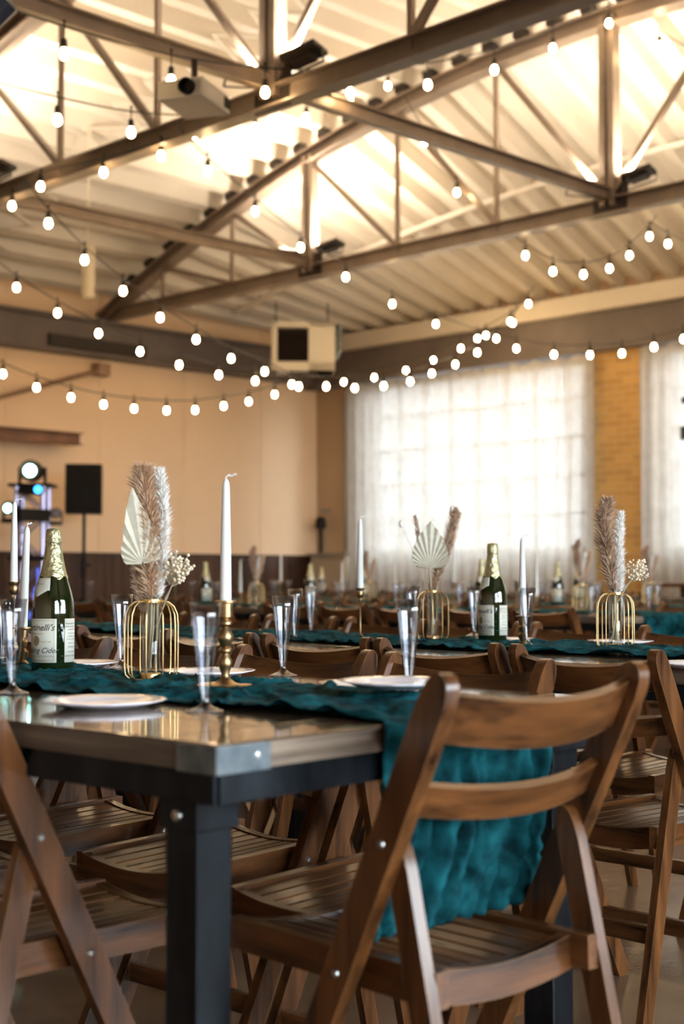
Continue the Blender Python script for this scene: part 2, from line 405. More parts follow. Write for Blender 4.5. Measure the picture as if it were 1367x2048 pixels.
for y, nm in ((YP, 'steel tie beam linking both trusses beneath the ridge'), (YP+3*STEP, 'steel tie beam linking both trusses nearer the back wall')):
    b = B(); L = XT2-X0
    box(b, (0, 0, 0), (L, .012, .09)); box(b, (0, 0, .045), (L, .07, .01)); box(b, (0, 0, -.045), (L, .07, .01))
    o = obj('tie_beam', b, TRUSSM); o.location = ((X0+XT2)/2-.03, y, ZC+.09); tag(o, nm, 'beam')
# bridging strips below the deck, purlin in the hip
for X, nm in ((7.5, 'cream zigzag bridging strip under the roof deck between the two trusses'),):
    b = B(); P = []
    for i in range(60):
        y = YE+.3+(YW-YE-.6)*i/59; P.append((X+(.22 if i % 2 else -.22), y, zarc(y)-.05))
    sweep(b, P, .05, .03, up=(0, 0, 1)); tag(obj('bridging_strip', b, CREAM), nm, 'bridging')
b = B()
X = 11.0; P = []
for i in range(41):
    y = YE+.5+(YW-YE-1)*i/40; f = (X-XT2)/(XW-XT2); P.append((X, y, (zarc(y))*(1-f)+3.99*f-.03))
sweep(b, P, .04, .05, side=(1, 0, 0)); tag(obj('purlin', b, CREAM), 'cream purlin under the sloping roof between far truss and window wall', 'purlin')
# ------------------------------------------------------------------ floodlights on the truss nodes
def flood():
    t = thing('flood_light', '', 'flood light')
    b = B(); box(b, (0, 0, 0), (.17, .25, .035)); box(b, (0, 0, -.03), (.10, .14, .04)); obj('housing', b, DARKM, t, bevel=.004)
    b = B(); box(b, (0, 0, .020), (.14, .21, .006)); obj('lens', b, FLOODG, t)
    b = B(); sweep(b, [(0, -.13, 0), (0, -.13, -.10), (0, .13, -.10), (0, .13, 0)], .02, .006, side=(1, 0, 0)); obj('bracket', b, DARKM, t)
    return t
fproto = None; fn = 0
nodes = [(XT1, YP, 'nearer truss, middle node'), (XT2, YP, 'farther truss, middle node'), (XT2, YP+3*STEP, 'farther truss, left node'), (XT1, YP+3*STEP, 'nearer truss, left node'), (XT2, YP-3*STEP, 'farther truss, right node'), (XT1, YP-3*STEP, 'nearer truss, right node')]
for nx, ny, nl in nodes:
    for s, sl in ((1, 'left'), (-1, 'right')):
        if fproto is None: fproto = flood(); o = fproto
        else: o = dup(fproto, (0, 0, 0), 0, '')
        o.location = (nx-.03*s, ny+.24*s, ZC+.22); o.rotation_euler = (.22*s, .1, .25)
        o['label'] = 'dark upward flood light, %s one of the pair on the %s' % (sl, nl)
        l = bpy.data.lights.new('flood_lamp', 'AREA'); l.shape = 'RECTANGLE'; l.size = .13; l.size_y = .2; l.energy = UPLIGHT_W; l.color = WARM; l.spread = 2.9
        lo = bpy.data.objects.new('flood_lamp', l); COL.objects.link(lo); lo.parent = o; lo.location = (0, 0, .03); lo.rotation_euler = (PI, 0, 0)
# ------------------------------------------------------------------ curtains
def curtain(y0, y1, label, seed):
    t = thing('sheer_curtain', label, 'curtain', (XW-.24, (y0+y1)/2, 0))
    b = B(); nu = int((y1-y0)*60); nv = 24; ztop = 3.36; zb = .12; L = []
    for j in range(nv+1):
        v = j/nv; row = []
        for i in range(nu+1):
            u = i/nu; y = (y0-y1)/2+(y1-y0)*u
            fo = .028*math.sin(y*2*PI/.17+1.6*noise.noise((y*2, seed, v)))+.03*noise.noise((y*1.3, seed, v*1.2))
            sc = .035*abs(math.sin(y*PI/.30))*(1-v)**8
            row.append(b.verts.new((fo*(.6+.6*v), y+.02*noise.noise((y*3, v*3, seed)), ztop+(zb-ztop)*v-.04+sc)))
        L.append(row)
    for r0, r1 in zip(L, L[1:]):
        for i in range(nu): b.faces.new((r0[i], r0[i+1], r1[i+1], r1[i]))
    obj('fabric', b, CURT, t, smooth='all', solid=.001)
    b = B(); tube(b, [(0, (y0-y1)/2-.05, ztop+.02), (0, (y1-y0)/2+.05, ztop+.02)], .012); obj('rod', b, DARKM, t)
    return t
curtain(8.80, 12.50, 'sheer white curtain over the window nearest the corner', 3)
curtain(4.1, 8.24, 'sheer white curtain at the right edge, right of the brick pillar', 9)
# ------------------------------------------------------------------ string lights
def bulb_mesh(far=False):
    b = B(); n = 14
    lathe(b, [(0.0001, -.062), (.010, -.060), (.018, -.053), (.0232, -.042), (.0245, -.032), (.0225, -.020), (.017, -.006), (.0125, .004)], n)
    return b
STR = [
 ('string of bulbs from the nearer truss up to the ridge of the farther truss', [(-90, 40), (128, 108), (342, 162), (530, 185), (700, 186), (855, 170), (988, 140), (1105, 97), (1217, 47)], 6.9, 11.0, .15),
 ('string of bulbs crossing just in front of the white projector', [(-40, 205), (115, 240), (262, 265), (390, 269), (510, 256), (612, 236), (700, 205), (775, 172)], 7.2, 11.9, .13),
 ('string of bulbs swooping down from the farther truss top at right centre', [(848, 285), (913, 385), (982, 461), (1050, 511), (1105, 543), (1166, 549), (1218, 537), (1258, 511), (1298, 473)], 12.0, 13.2, .11),
 ('short string of bulbs hanging under the nearer truss at left', [(24, 412), (81, 373), (207, 345), (322, 312)], 10.6, 9.4, .10),
 ('string of bulbs falling from the nearer truss to the window wall beam', [(415, 343), (510, 423), (601, 495), (691, 554), (784, 608), (871, 648), (954, 677)], 9.6, 15.4, .10),
 ('string of bulbs falling from far left down past the beam to the heater', [(97, 447), (169, 520), (246, 582), (320, 635), (392, 679), (462, 717), (529, 743), (583, 769)], 9.6, 13.6, .10),
 ('long sagging string of bulbs over the dark back wall beam', [(33, 575), (115, 626), (197, 667), (280, 703), (358, 730), (437, 750), (510, 762), (597, 773), (652, 773), (709, 776), (767, 772), (820, 763), (863, 747), (910, 729), (954, 705), (992, 677), (1025, 646)], 11.5, 15.4, .10),
 ('lowest string of bulbs, in front of the cream back wall', [(6, 748), (73, 775), (142, 795), (207, 809), (268, 817), (333, 821), (390, 820), (447, 812), (497, 803), (549, 789)], 12.6, 15.0, .10),
 ('string of bulbs rising right along the window beam near the corner', [(687, 764), (748, 755), (811, 741), (866, 721), (921, 697), (971, 671), (1020, 643), (1056, 608)], 16.3, 14.6, .10),
 ('string of bulbs along the curtain tops at right', [(1032, 697), (1107, 709), (1179, 710), (1243, 707), (1307, 694), (1366, 678)], 14.6, 13.0, .10),
 ('single strand with two bulbs hanging at the upper right edge', [(1335, 488), (1405, 520)], 13.3, 12.6, .11),
 ('string of bulbs at the top right corner', [(1318, 92), (1420, 150)], 11.2, 10.4, .12),
]
bme = None
for lab, P, d0, d1, drop in STR:
    n = len(P)
    B3 = [at(px, py, d0+(d1-d0)*i/(n-1)) for i, (px, py) in enumerate(P)]
    t = thing('string_lights', lab, 'string lights', B3[0])
    C3 = [p+Vector((0, 0, drop))-B3[0] for p in B3]
    # smooth cord through the drop points, run on a little past both ends
    ext0 = C3[0]+(C3[0]-C3[1])*.6+Vector((0, 0, .03)); ext1 = C3[-1]+(C3[-1]-C3[-2])*.35+Vector((0, 0, .03))
    if n > 4 or True:
        K = [ext0]+C3+[ext1]; pts = []
        for i in range(len(K)-1):
            p0, p1, p2, p3 = K[max(i-1, 0)], K[i], K[i+1], K[min(i+2, len(K)-1)]
            for s in range(5):
                q = s/5; pts.append(.5*((2*p1)+(p2-p0)*q+(2*p0-5*p1+4*p2-p3)*q*q+(3*p1-p0-3*p2+p3)*q**3))
        pts.append(K[-1])
    b = B(); tube(b, pts, .0055, 5); obj('cord', b, CORD, t)
    for c in C3:
        b2 = None
        if bme is None:
            s = obj('socket', (lambda bb: (lathe(bb, [(.006, drop-.015), (.012, drop-.02), (.016, drop-.045), (.016, drop-.06), (.006, drop-.065)], 10), bb)[1])(B()), CORD)
            bme = {}
            bo = obj('bulb', bulb_mesh(), BULBM, smooth='all'); bme['bulb'] = bo.data; bpy.data.objects.remove(bo); bpy.data.objects.remove(s)
        key = 'sock%.2f' % drop
        if key not in bme:
            bb = B(); lathe(bb, [(.004, drop+.004), (.012, drop), (.005, drop-.012), (.0035, .055), (.014, .05), (.0175, .035), (.0165, 0), (.010, -.002)], 10)
            s = obj('socket', bb, CORD, smooth=True); bme[key] = s.data; bpy.data.objects.remove(s)
        so = bpy.data.objects.new('socket', bme[key]); COL.objects.link(so); so.parent = t; so.location = c-Vector((0, 0, drop))+Vector((0, 0, .03))
        bo = bpy.data.objects.new('bulb', bme['bulb']); COL.objects.link(bo); bo.parent = so; bo.location = (0, 0, 0); bo['label'] = 'lit warm white bulb'
# ------------------------------------------------------------------ things high in the room
def orient(o, px, py, d, yaw=0):
    o.location = at(px, py, d); o.rotation_euler = (0, 0, yaw)
# projector, hung by the nearer truss
t = thing('projector', 'white ceiling projector hung beside the nearer truss', 'projector', at(388, 197, 7.9), math.radians(25))
b = B(); box(b, (0, 0, 0), (.36, .28, .11)); obj('casing', b, WHITEP, t, bevel=.012)
b = B(); box(b, (.13, -.142, .0), (.06, .004, .06)); 
for k in range(6): box(b, (.10+.014*k, -.144, 0), (.004, .006, .06))
obj('vent', b, DARKM, t)
b = B(); box(b, (.182, 0, .0), (.004, .2, .07)); obj('side_vent', b, DARKM, t)
b = B(); lathe(b, [(.045, 0), (.045, .05), (.036, .05), (.034, .02)], 24)
o = obj('lens', b, BLACK, t, smooth=True, loc=(-.17, -.05, 0)); o.rotation_euler = (0, -PI/2, 0)
b = B(); tube(b, [(0, 0, .05), (0, 0, .22)], .02); box(b, (0, 0, .06), (.12, .12, .015)); obj('mount_pole', b, DARKM, t)
# unit heater in the corner
t = thing('unit_heater', 'cream box heater with dark louvred grille hung in the far corner', 'heater', at(604, 698, 16.3), math.radians(-45+4)); t.scale = (1.116,)*3
b = B(); Wd, Hh = .65, .50
for s in (((-.29+.0, 0, 0), (.055, .42, Hh)), ((.19, 0, 0), (.27, .42, Hh)), ((0, 0, .22), (Wd, .42, .06)), ((0, 0, -.205), (Wd, .42, .09)), ((0, .1, 0), (Wd-.02, .2, Hh-.02))): box(b, *s)
obj('cabinet', b, WHITEP, t, bevel=.008)
b = B()
for k in range(11): box(b, (-.105, -.17, -.145+k*.03), (.32, .05, .006), Matrix.Rotation(.7, 3, 'X'))
box(b, (-.105, -.10, .01), (.34, .02, .36)); obj('louvre_grille', b, DARKM, t)
b = B(); tube(b, [(.38, 0, .25), (.38, 0, -.02), (.34, 0, -.1)], .03, 10); obj('flue_pipe', b, PLATE_STEEL, t)
for sx in (-.27, .27):
    b = B(); tube(b, [(sx, .1, .24), (sx, .1, .50)], .008, 6); obj('hanger_rod', b, DARKM, t)
b = B(); box(b, (.0, -.19, -.285), (.3, .03, .03)); obj('drip_rail', b, DARKM, t)
# small spot fixture at the top left edge
t = thing('spot_light', 'dark blue-grey spot fixture cut by the top left corner', 'spot light', at(-6, 22, 5.6), .6)
b = B(); lathe(b, [(.02, .07), (.05, .06), (.055, -.05), (.06, -.09), (.05, -.09), (.045, -.03)], 20); o = obj('can', b, pbr('blue_grey_enamel', (.07, .10, .16), .35), t, smooth=True); o.rotation_euler = (.9, 0, 0)
b = B(); sweep(b, [(-.065, 0, 0), (-.065, 0, .12), (.065, 0, .12), (.065, 0, 0)], .02, .004, side=(0, 1, 0)); obj('yoke', b, BLACK, t)
b = B(); lathe(b, [(.055, -.23), (.06, -.2), (.06, .2), (.055, .23)], 20); lathe(b, [(.008, .225), (.008, 1.36)], 8)
tag(obj('paper_lantern_tube', b, pbr('pale_translucent_tube', (.62, .54, .40), .5), smooth=True, loc=at(176, 545, 12.6)), 'pale vertical hanging tube lamp, unlit, above the left beam', 'hanging lamp')
# steel rail and tie rod on the back wall
b = B(); X1 = 8.95
box(b, (X1/2+.0, YW-.30, 2.46), (X1, .012, .12)); box(b, (X1/2, YW-.30, 2.52), (X1, .14, .012)); box(b, (X1/2, YW-.30, 2.40), (X1, .14, .012))
box(b, (X1-.2, YW-.15, 2.46), (.06, .3, .08)); box(b, (3, YW-.15, 2.46), (.06, .3, .08))
tag(obj('steel_rail', b, noisy('rusty_brown_steel', (.10, .035, .015), (.26, .11, .05), (3, 3, 3), rough=.5)), 'rusty brown steel rail fixed along the back wall above the speaker', 'rail')
b = B(); tube(b, [(9.35, YW-.12, 3.28), (5.8, YW-.34, 2.14)], .025, 8); box(b, (9.38, YW-.08, 3.29), (.16, .14, .14))
tag(obj('tie_rod', b, noisy('brown_rod_paint', (.22, .12, .07), (.34, .20, .12), (3, 3, 3), rough=.5)), 'slanting brown tie rod bolted to the back wall above the steel rail', 'rod')
# corner: conduit, gooseneck, panel
b = B(); tube(b, [(XW-.10, 13.1, .3), (XW-.10, 13.1, 1.55)], .022, 8)
t = thing('gooseneck_pipe', 'dark curved gooseneck pipe on the wall in the far corner', 'pipe', (XW-.03, y_at(641, XW-.03), 1.0))
b = B(); zc = 0
tube(b, [(0, 0, -1.0), (0, 0, .50), (-.01, -.01, .60), (-.04, -.04, .67), (-.09, -.09, .685)], .022, 8); obj('pipe', b, DARKM, t)
b = B(); lathe(b, [(.02, .08), (.06, .05), (.07, -.07), (.0, -.08)], 16, (-.11, -.11, .65)); obj('head', b, BLACK, t, smooth=True)
t = thing('electrical_panel', 'tan metal cabinet with grey top on the wall below the gooseneck', 'cabinet', (XW-.16, 12.83, .55))
b = B(); box(b, (0, 0, 0), (.24, .62, 1.35)); obj('cabinet_box', b, pbr('tan_cabinet', (.42, .32, .22), .55), t, bevel=.01)
b = B(); box(b, (-.02, 0, .69), (.3, .68, .03)); obj('cabinet_top', b, SIGNP, t)
b = B(); tube(b, [(-.15, .2, .15), (-.15, .2, .35)], .012); obj('handle', b, DARKM, t)
for q, (px, py, w_, h_) in enumerate([(650, 1019, .13, .05), (702, 1081, .07, .09)]):
    b = B(); box(b, (0, 0, 0), (.05, w_, h_)); tag(obj('wall_box', b, SIGNP, bevel=.004), ['flat grey box on the corner wall above the gooseneck', 'small square grey box on the corner wall beside the curtain'][q], 'wall box')
    bpy.context.scene.collection.objects[-1].location = (XW-.03, y_at(px, XW-.03), at(px, py, 18.0 if q == 0 else 17.8).z)
b = B(); tube(b, [(0, 0, -1.2), (0, 0, 1.0)], .02, 8); tag(obj('conduit', b, SIGNP, loc=(XW-.03, y_at(690, XW-.03), 2.3)), 'grey vertical conduit running up the corner wall', 'conduit')
# ------------------------------------------------------------------ DJ equipment by the back wall
t = thing('speaker', 'black loudspeaker raised on a pole before the cream wall', 'speaker', at(168, 979, 14.9), math.radians(-45+8))
b = B(); box(b, (0, 0, 0), (.375, .34, .515)); obj('speaker_cabinet', b, BLACK, t, bevel=.01)
b = B(); box(b, (0, -.172, 0), (.35, .008, .49)); obj('grille', b, GRILLE, t)
P0 = at(168, 1028, 14.9)
t = thing('speaker_stand', 'black tripod stand carrying the loudspeaker', 'speaker stand', (P0.x, P0.y, 0))
b = B(); tube(b, [(0, 0, .25), (0, 0, P0.z)], .019, 10); obj('pole', b, BLACK, t)
b = B(); tube(b, [(0, 0, .95), (0, 0, 1.15)], .032, 10); box(b, (.05, 0, 1.08), (.06, .03, .03)); obj('collar', b, BLACK, t)
for k in range(3):
    a = k*2*PI/3; b = B(); tube(b, [(0, 0, .75), (.5*math.cos(a), .5*math.sin(a), .015)], .014, 8); obj('leg', b, BLACK, t)
def ladder(px, d, z0, z1, w, label, mat):
    P = at(px, 1152, d); t = thing('lighting_tower', label, 'lighting tower', (P.x, P.y, 0), math.radians(-45))
    b = B()
    for sx in (-1, 1):
        for sy in (-1, 1): tube(b, [(sx*w/2, sy*w/2, z0), (sx*w/2, sy*w/2, z1)], .022, 8)
    obj('upright_tubes', b, mat, t)
    b = B(); z = z0+.1; k = 0
    while z < z1-.2:
        for sy in (-1, 1):
            tube(b, [(-w/2*(1 if k % 2 else -1), sy*w/2, z), (w/2*(1 if k % 2 else -1), sy*w/2, z+.24)], .012, 6)
            tube(b, [(sy*w/2, -w/2*(1 if k % 2 else -1), z), (sy*w/2, w/2*(1 if k % 2 else -1), z+.24)], .012, 6)
        z += .24; k += 1
    obj('lattice_bars', b, mat, t)
    b = B(); box(b, (0, 0, .02), (.6, .6, .04)); obj('base_plate', b, BLACK, t)
    return t, P
TOWM = pbr('aluminium_truss', (.45, .42, .62), .3, .7)
t, P = ladder(64, 14.0, .04, 1.84, .26, 'aluminium lattice tower glowing violet-blue at far left', TOWM)
b = B(); box(b, (0, 0, 1.855), (.42, .34, .03)); obj('top_plate', b, BLACK, t)
b = B(); tube(b, [(-.1, -.2, 1.14), (.32, -.2, 1.14)], .025); tube(b, [(-.2, -.15, 1.14), (.3, -.15, 1.14)], .02); obj('cross_bar', b, BLACK, t)
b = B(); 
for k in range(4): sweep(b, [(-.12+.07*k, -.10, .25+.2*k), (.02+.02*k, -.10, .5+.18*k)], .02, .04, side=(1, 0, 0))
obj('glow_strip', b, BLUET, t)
def moving_head(px, py, d, yaw, lab, lens, s=1.0, lensr=.058):
    P = at(px, py, d); t = thing('moving_head_light', lab, 'stage light', P, math.radians(-45+yaw)); t.scale = (s, s, s)
    b = B(); lathe(b, [(.02, .14), (.085, .12), (.105, .02), (.105, -.12), (.088, -.14), (.075, -.13), (.07, -.10)], 28); o = obj('lamp_head', b, BLACK, t, smooth=True); o.rotation_euler = (PI/2-PI, 0, 0)
    o.rotation_euler = (-PI/2, 0, 0)
    b = B(); lathe(b, [(.0001, 0), (lensr, 0), (lensr, .004), (.0001, .012)], 28); o2 = obj('lens', b, lens, t, smooth=True, loc=(0, -.115, 0)); o2.rotation_euler = (PI/2, 0, 0)
    b = B(); lathe(b, [(.074, 0), (.092, .004), (.092, .012), (.074, .012)], 28, cap=False); o3 = obj('bezel', b, noisy('brown_reflector', (.16, .10, .07), (.26, .18, .12), (9, 9, 9), rough=.4), t, smooth=True, loc=(0, -.142, 0)); o3.rotation_euler = (PI/2, 0, 0)
    b = B(); sweep(b, [(-.12, 0, .04), (-.125, 0, -.16), (.125, 0, -.16), (.12, 0, .04)], .07, .025, side=(0, 1, 0)); obj('yoke', b, BLACK, t)
    b = B(); box(b, (0, 0, -.20), (.24, .2, .05)); obj('base', b, BLACK, t, bevel=.008)
    # the lit lens shines forward
    return t
o = moving_head(65, 943, 13.9, 0, 'large round stage light lit cyan on top of the lattice tower', CYAN, 1.0)
moving_head(22, 1017, 13.6, -12, 'small stage light lit cyan-green at the far left edge', CYAN, .62, .06)
moving_head(111, 1027, 13.8, 20, 'small round unlit stage lamp right of the lattice tower', pbr('dull_brown_lens', (.10, .06, .05), .3), .5, .06)
t = thing('small_spot_light', 'small lamp lit deep blue below the large stage light', 'stage light', at(76, 979, 13.5), math.radians(-45))
b = B(); lathe(b, [(.04, .09), (.045, 0), (.03, 0)], 16); o = obj('can', b, BLACK, t, smooth=True); o.rotation_euler = (-PI/2, 0, 0)
b = B(); lathe(b, [(.0001, 0), (.034, 0), (.034, .004), (.0001, .005)], 20); o = obj('lens', b, BLUE, t, loc=(0, -.002, 0)); o.rotation_euler = (PI/2, 0, 0)
P = at(24, 1027, 13.5)
t = thing('stage_light_stand', 'dark stand behind the small cyan stage light at far left', 'stand', (P.x+.1, P.y+.1, 0))
b = B(); tube(b, [(0, 0, 0.0), (0, 0, 1.5)], .025); obj('pole', b, BLACK, t)
b = B(); box(b, (.12, -.1, 1.55), (.34, .12, .12)); obj('clamp_box', b, BLACK, t, bevel=.01)
# DJ table front: dark box behind the bottle
P = at(205, 1225, 13.2)
t = thing('sub_woofer', 'black subwoofer box on the floor under the loudspeaker', 'speaker', (P.x, P.y, 0), math.radians(-40))
b = B(); box(b, (0, 0, .34), (.62, .55, .66)); obj('speaker_cabinet', b, BLACK, t, bevel=.01)
b = B(); box(b, (0, -.28, .34), (.58, .01, .6)); obj('grille', b, GRILLE, t)

# ------------------------------------------------------------------ folding chair
def post_y(z): return -.2+.5*(.81-z)
PD = Vector((0, -.447, .894)); PN = Vector((0, -.894, -.447))
def make_chair(label):
    t = thing('folding_chair', label, 'chair')
    HW = .184
    for s in (-1, 1):
        b = B(); zs = [0, .03, .40, .70, .775, .795, .806, .812]; ws = [.040, .042, .046, .048, .046, .040, .028, .010]
        sweep(b, [(s*HW, post_y(z), z) for z in zs], .022, ws, side=(1, 0, 0), up=(0, .894, .447)); 
        obj('back_post', b, WOOD_Z, t, bevel=.003, smooth=True)
        b = B(); zs = [0, .05, .40, .56, .585, .60, .606]; ws = [.032, .036, .040, .040, .034, .022, .008]
        def ry(z): return -.087-(.60-z)*.24
        sweep(b, [(s*(HW-.0205), ry(z), z) for z in zs], .018, ws, side=(1, 0, 0), up=(0, 1, 0))
        obj('rear_leg', b, WOOD_Z, t, bevel=.003, smooth=True)
    def backslat(name, z, h, bow):
        n = 16; pts = []
        for i in range(n+1):
            x = -HW+2*HW*i/n; u = x/HW; k = bow*(1-u*u)
            pts.append(Vector((x*.99, post_y(z), z))+PN*(k-.004))
        b = B(); sweep(b, pts, .013, h, side=[PN]*(n+1), up=PD); obj(name, b, WOOD_X, t, bevel=.0025, smooth=True)
    backslat('top_back_slat', .760, .068, .040)
    backslat('lower_back_slat', .653, .045, .036)
    # seat: sloping up to the front, saddle across
    def sz(y): return .440-(y+.127)*.02
    n = 12; sad = lambda x: -.018*(1-(x/.15)**2)
    b = B()
    b.free()
    for s in (-1, 1):
        b = B(); yb = -.150; sweep(b, [(s*.144, yb, sz(yb)-.025), (s*.144, .288, sz(.288)-.025)], .020, .046, side=(1, 0, 0))
        obj('seat_side_rail', b, WOOD_Y, t, bevel=.002, smooth=True)
    for nm, y in (('seat_rear_rail', -.108), ('seat_front_rail', .278)):
        b = B(); pts = [(-.15+.30*i/n, y, sz(y)-.025+sad(-.15+.30*i/n)) for i in range(n+1)]
        sweep(b, pts, .020, .046, side=(0, 1, 0)); obj(nm, b, WOOD_X, t, bevel=.002, smooth=True)
    b = B()
    for k in range(8):
        x = -.114+k*.0326; sweep(b, [(x, -.098, sz(-.098)+sad(x)-.010), (x, .269, sz(.269)+sad(x)-.010)], .0255, .011, side=(1, 0, sad(x+.01)*50-sad(x-.01)*50), up=(0, 0, 1))
    obj('seat_slats', b, WOOD_Y, t, bevel=.002, smooth=True)
    for (y, z, x0) in ((post_y(.16), .16, HW-.01), (-.087-(.60-.22)*.24, .22, HW-.03)):
        b = B(); box(b, (0, y, z), (2*x0, .018, .038)); obj('stretcher', b, WOOD_X, t, bevel=.002)
    for s in (-1, 1):
        for (x, y, z) in ((s*(HW+.011), post_y(.594), .594), (s*(HW+.011), post_y(.415), .415), (s*(HW-.031), -.135, .415)):
            b = B(); lathe(b, [(.0001, .004), (.004, .0035), (.0062, .001), (.0065, -.001)], 12)
            o = obj('bolt', b, BOLT, t, smooth=True, loc=(x, y, z)); sg = s if abs(x) > .18 else -s
            o.rotation_euler = (0, sg*PI/2, 0)
    return t
chair0 = make_chair('large foreground folding chair with its back to the camera at the table end')
chair0.location = (1.570, 1.367, 0); chair0.rotation_euler = (0, 0, math.radians(-4.8)); chair0.scale = (1.037,)*3
chair0['group'] = 'wooden folding chairs'
def chair(x, y, rz, label, grp='wooden folding chairs', far=False):
    return dup(chair0, (x, y, 0), rz, label, grp, skip=('bolt',) if far else ())
PLUSX, MINUSX = -PI/2, PI/2      # chair forward (+y) turned to +X / -X
jr = lambda a: random.uniform(-a, a)
# ------------------------------------------------------------------ table
def make_table(label, L=2.44, W=.915):
    """origin at the floor under the near corner; long side along +y, width along +x"""
    t = thing('farm_table', label, 'table')
    zt, th = .76, .036
    b = B(); n = 5; pw = W/n
    for k in range(n): box(b, (pw*(k+.5), L/2, zt-th/2), (pw-.0015, L-.24, th))
    obj('top_planks', b, TOPW, t, bevel=.0015)
    for y in (.06, L-.06):
        b = B(); box(b, (W/2, y, zt-th/2), (W, .118, th)); obj('end_board', b, TOPW, t, bevel=.002)
    for y in (-.0015, L+.0015):
        b = B(); box(b, (W/2, y, zt-th/2-.001), (W-.004, .003, th-.004)); obj('end_edging', b, ENDW, t)
    for x in (-.0015, W+.0015):
        b = B(); box(b, (x, L/2, zt-th/2-.001), (.003, L-.004, th-.004)); obj('side_edging', b, SIDEW, t)
    for cx, cy in ((0, 0), (W, 0), (0, L), (W, L)):
        b = B(); sx = 1 if cx == 0 else -1; sy = 1 if cy == 0 else -1
        box(b, (cx+sx*.045-sx*.004, cy-sy*.0045, zt-th/2-.002), (.09, .003, th-.001)); box(b, (cx-sx*.0045, cy+sy*.037-sy*.004, zt-th/2-.002), (.003, .075, th-.001))
        br = obj('corner_bracket', b, PLATE_STEEL, t, bevel=.0008)
        b = B(); lathe(b, [(.0045, 0), (.004, .002), (.0001, .003)], 10, (0, 0, 0)); s = obj('screw', b, BOLT, br, smooth=True, loc=(cx+sx*.062, cy-sy*.006, zt-th/2)); s.rotation_euler = (PI/2*sy, 0, 0)
    b = B()
    for x in (.012, W-.012): box(b, (x, L/2, .704), (.018, L-.02, .04))
    for y in (.014, L-.014): box(b, (W/2, y, .704), (W-.02, .018, .04))
    obj('apron', b, STEEL, t, bevel=.001)
    for x in (.03+.03, W-.06):
        for y in (.07+.03, L-.10):
            b = B(); box(b, (x, y, .345), (.060, .060, .69)); box(b, (x, y, .006), (.085, .085, .012))
            lg = obj('leg', b, STEEL, t, bevel=.002)
            b = B(); box(b, (x, y, .663), (.074, .074, .045)); obj('leg_collar', b, STEEL, lg, bevel=.002)
            b = B(); lathe(b, [(.008, 0), (.007, .004), (.0001, .005)], 10); s = obj('leg_bolt', b, BOLT, lg, smooth=True, loc=(x-.037, y, .66)); s.rotation_euler = (0, -PI/2, 0)
    return t
TA = math.radians(-2.3)
T1 = (1.130, 1.345)
table0 = make_table('foreground farm table with steel corner bracket and glossy plank top')
table0.location = (*T1, 0); table0.rotation_euler = (0, 0, math.radians(2.6))
table0['group'] = 'farm tables'
# long edges lean slightly off the room axis in the photograph
def tpoint(u, v, T, a):   # u across, v along -> world xy
    return (T[0]+u*math.cos(a)-v*math.sin(a), T[1]+u*math.sin(a)+v*math.cos(a))
# ------------------------------------------------------------------ table runner (teal cheesecloth)
def ridge(p): return 1-abs(noise.noise(p))*2
def runner(x0, y0, xc, length, wid, label, seed, drop=.35, res=1.0, rot=0, gap=.018, drop_wid=None, lean=0, folds=1.0):
    """origin x0,y0 = middle of table end; cloth runs along +y and hangs down at the near end"""
    o_ = B(); nu = int(70*res); nl = int(length*150*res); nd = int(drop*150*res); rows = []
    dw = drop_wid or wid
    for j in range(nd+nl+1):
        row = []
        if j < nd: s = (j-nd)/nd*drop
        else: s = (j-nd)/nl*length
        for i in range(nu+1):
            u = i/nu-.5
            if s >= 0:
                edge = .018*noise.noise((s*5, seed, 0 if u < 0 else 7))*(1 if u < 0 else -1)*abs(u)*2
                x = u*wid+.02*math.sin(s*4+seed)*1+edge
                p = Vector((x*9, s*9, seed))
                h = .007*max(0, noise.noise(p)+.30)+.011*max(0, ridge(Vector((x*15+3*noise.noise(p*.5), s*8, seed+4)))-.55)*2+.006*max(0, ridge(Vector((x*38+2*noise.noise(p), s*22, seed+9)))-.45)
                f = min(1, s/.03)
                row.append(o_.verts.new((x, s, .7632+h*f+.0012)))
            else:
                q = -s/drop
                x = u*(wid+(dw-wid)*q)+.014*noise.noise((q*4, seed, u*2))*(1 if abs(u) > .4 else .4)
                pl = .007*math.sin(u*46+4.5*noise.noise((u*3, q*1.6, seed)))+.013*noise.noise((u*17, q*1.5, seed+2))+.011*(ridge(Vector((u*24+2.5*noise.noise((u*5, q*3, seed)), q*1.7, seed+5)))-.5)+.003*noise.noise((u*60, q*14, seed+5))+.003*ridge(Vector((u*12+q*5, q*9-u*4, seed))); pl *= folds
                yy = -gap+(pl*.6-.004)*min(1, q*6)
                yy = min(yy, -.0065)
                if q > .3: yy += lean*((q-.3)/.7)**1.3
                zz = .7640+s
                if q < .06: zz += .0
                row.append(o_.verts.new((x, yy+(.012 if q < .02 else 0)*0, zz+.01*noise.noise((u*6, seed, 3))*q)))
        rows.append(row)
    for a, c in zip(rows, rows[1:]):
        for i in range(nu): o_.faces.new((a[i], a[i+1], c[i+1], c[i]))
    o = obj('table_runner', o_, TEAL, smooth='all', solid=.0015); o.location = (x0, y0, 0); o.rotation_euler = (0, 0, rot)
    tag(o, label, 'table runner', 'teal cheesecloth runners'); return o
e = tpoint(.470, 0, T1, math.radians(2.6))
runner(*e, 0, 2.3, .355, 'teal cheesecloth runner on the foreground table, hanging down onto the near chair', 1.3, drop=.302, rot=math.radians(-1.0), drop_wid=.33, gap=.032, lean=.05, folds=2.6)
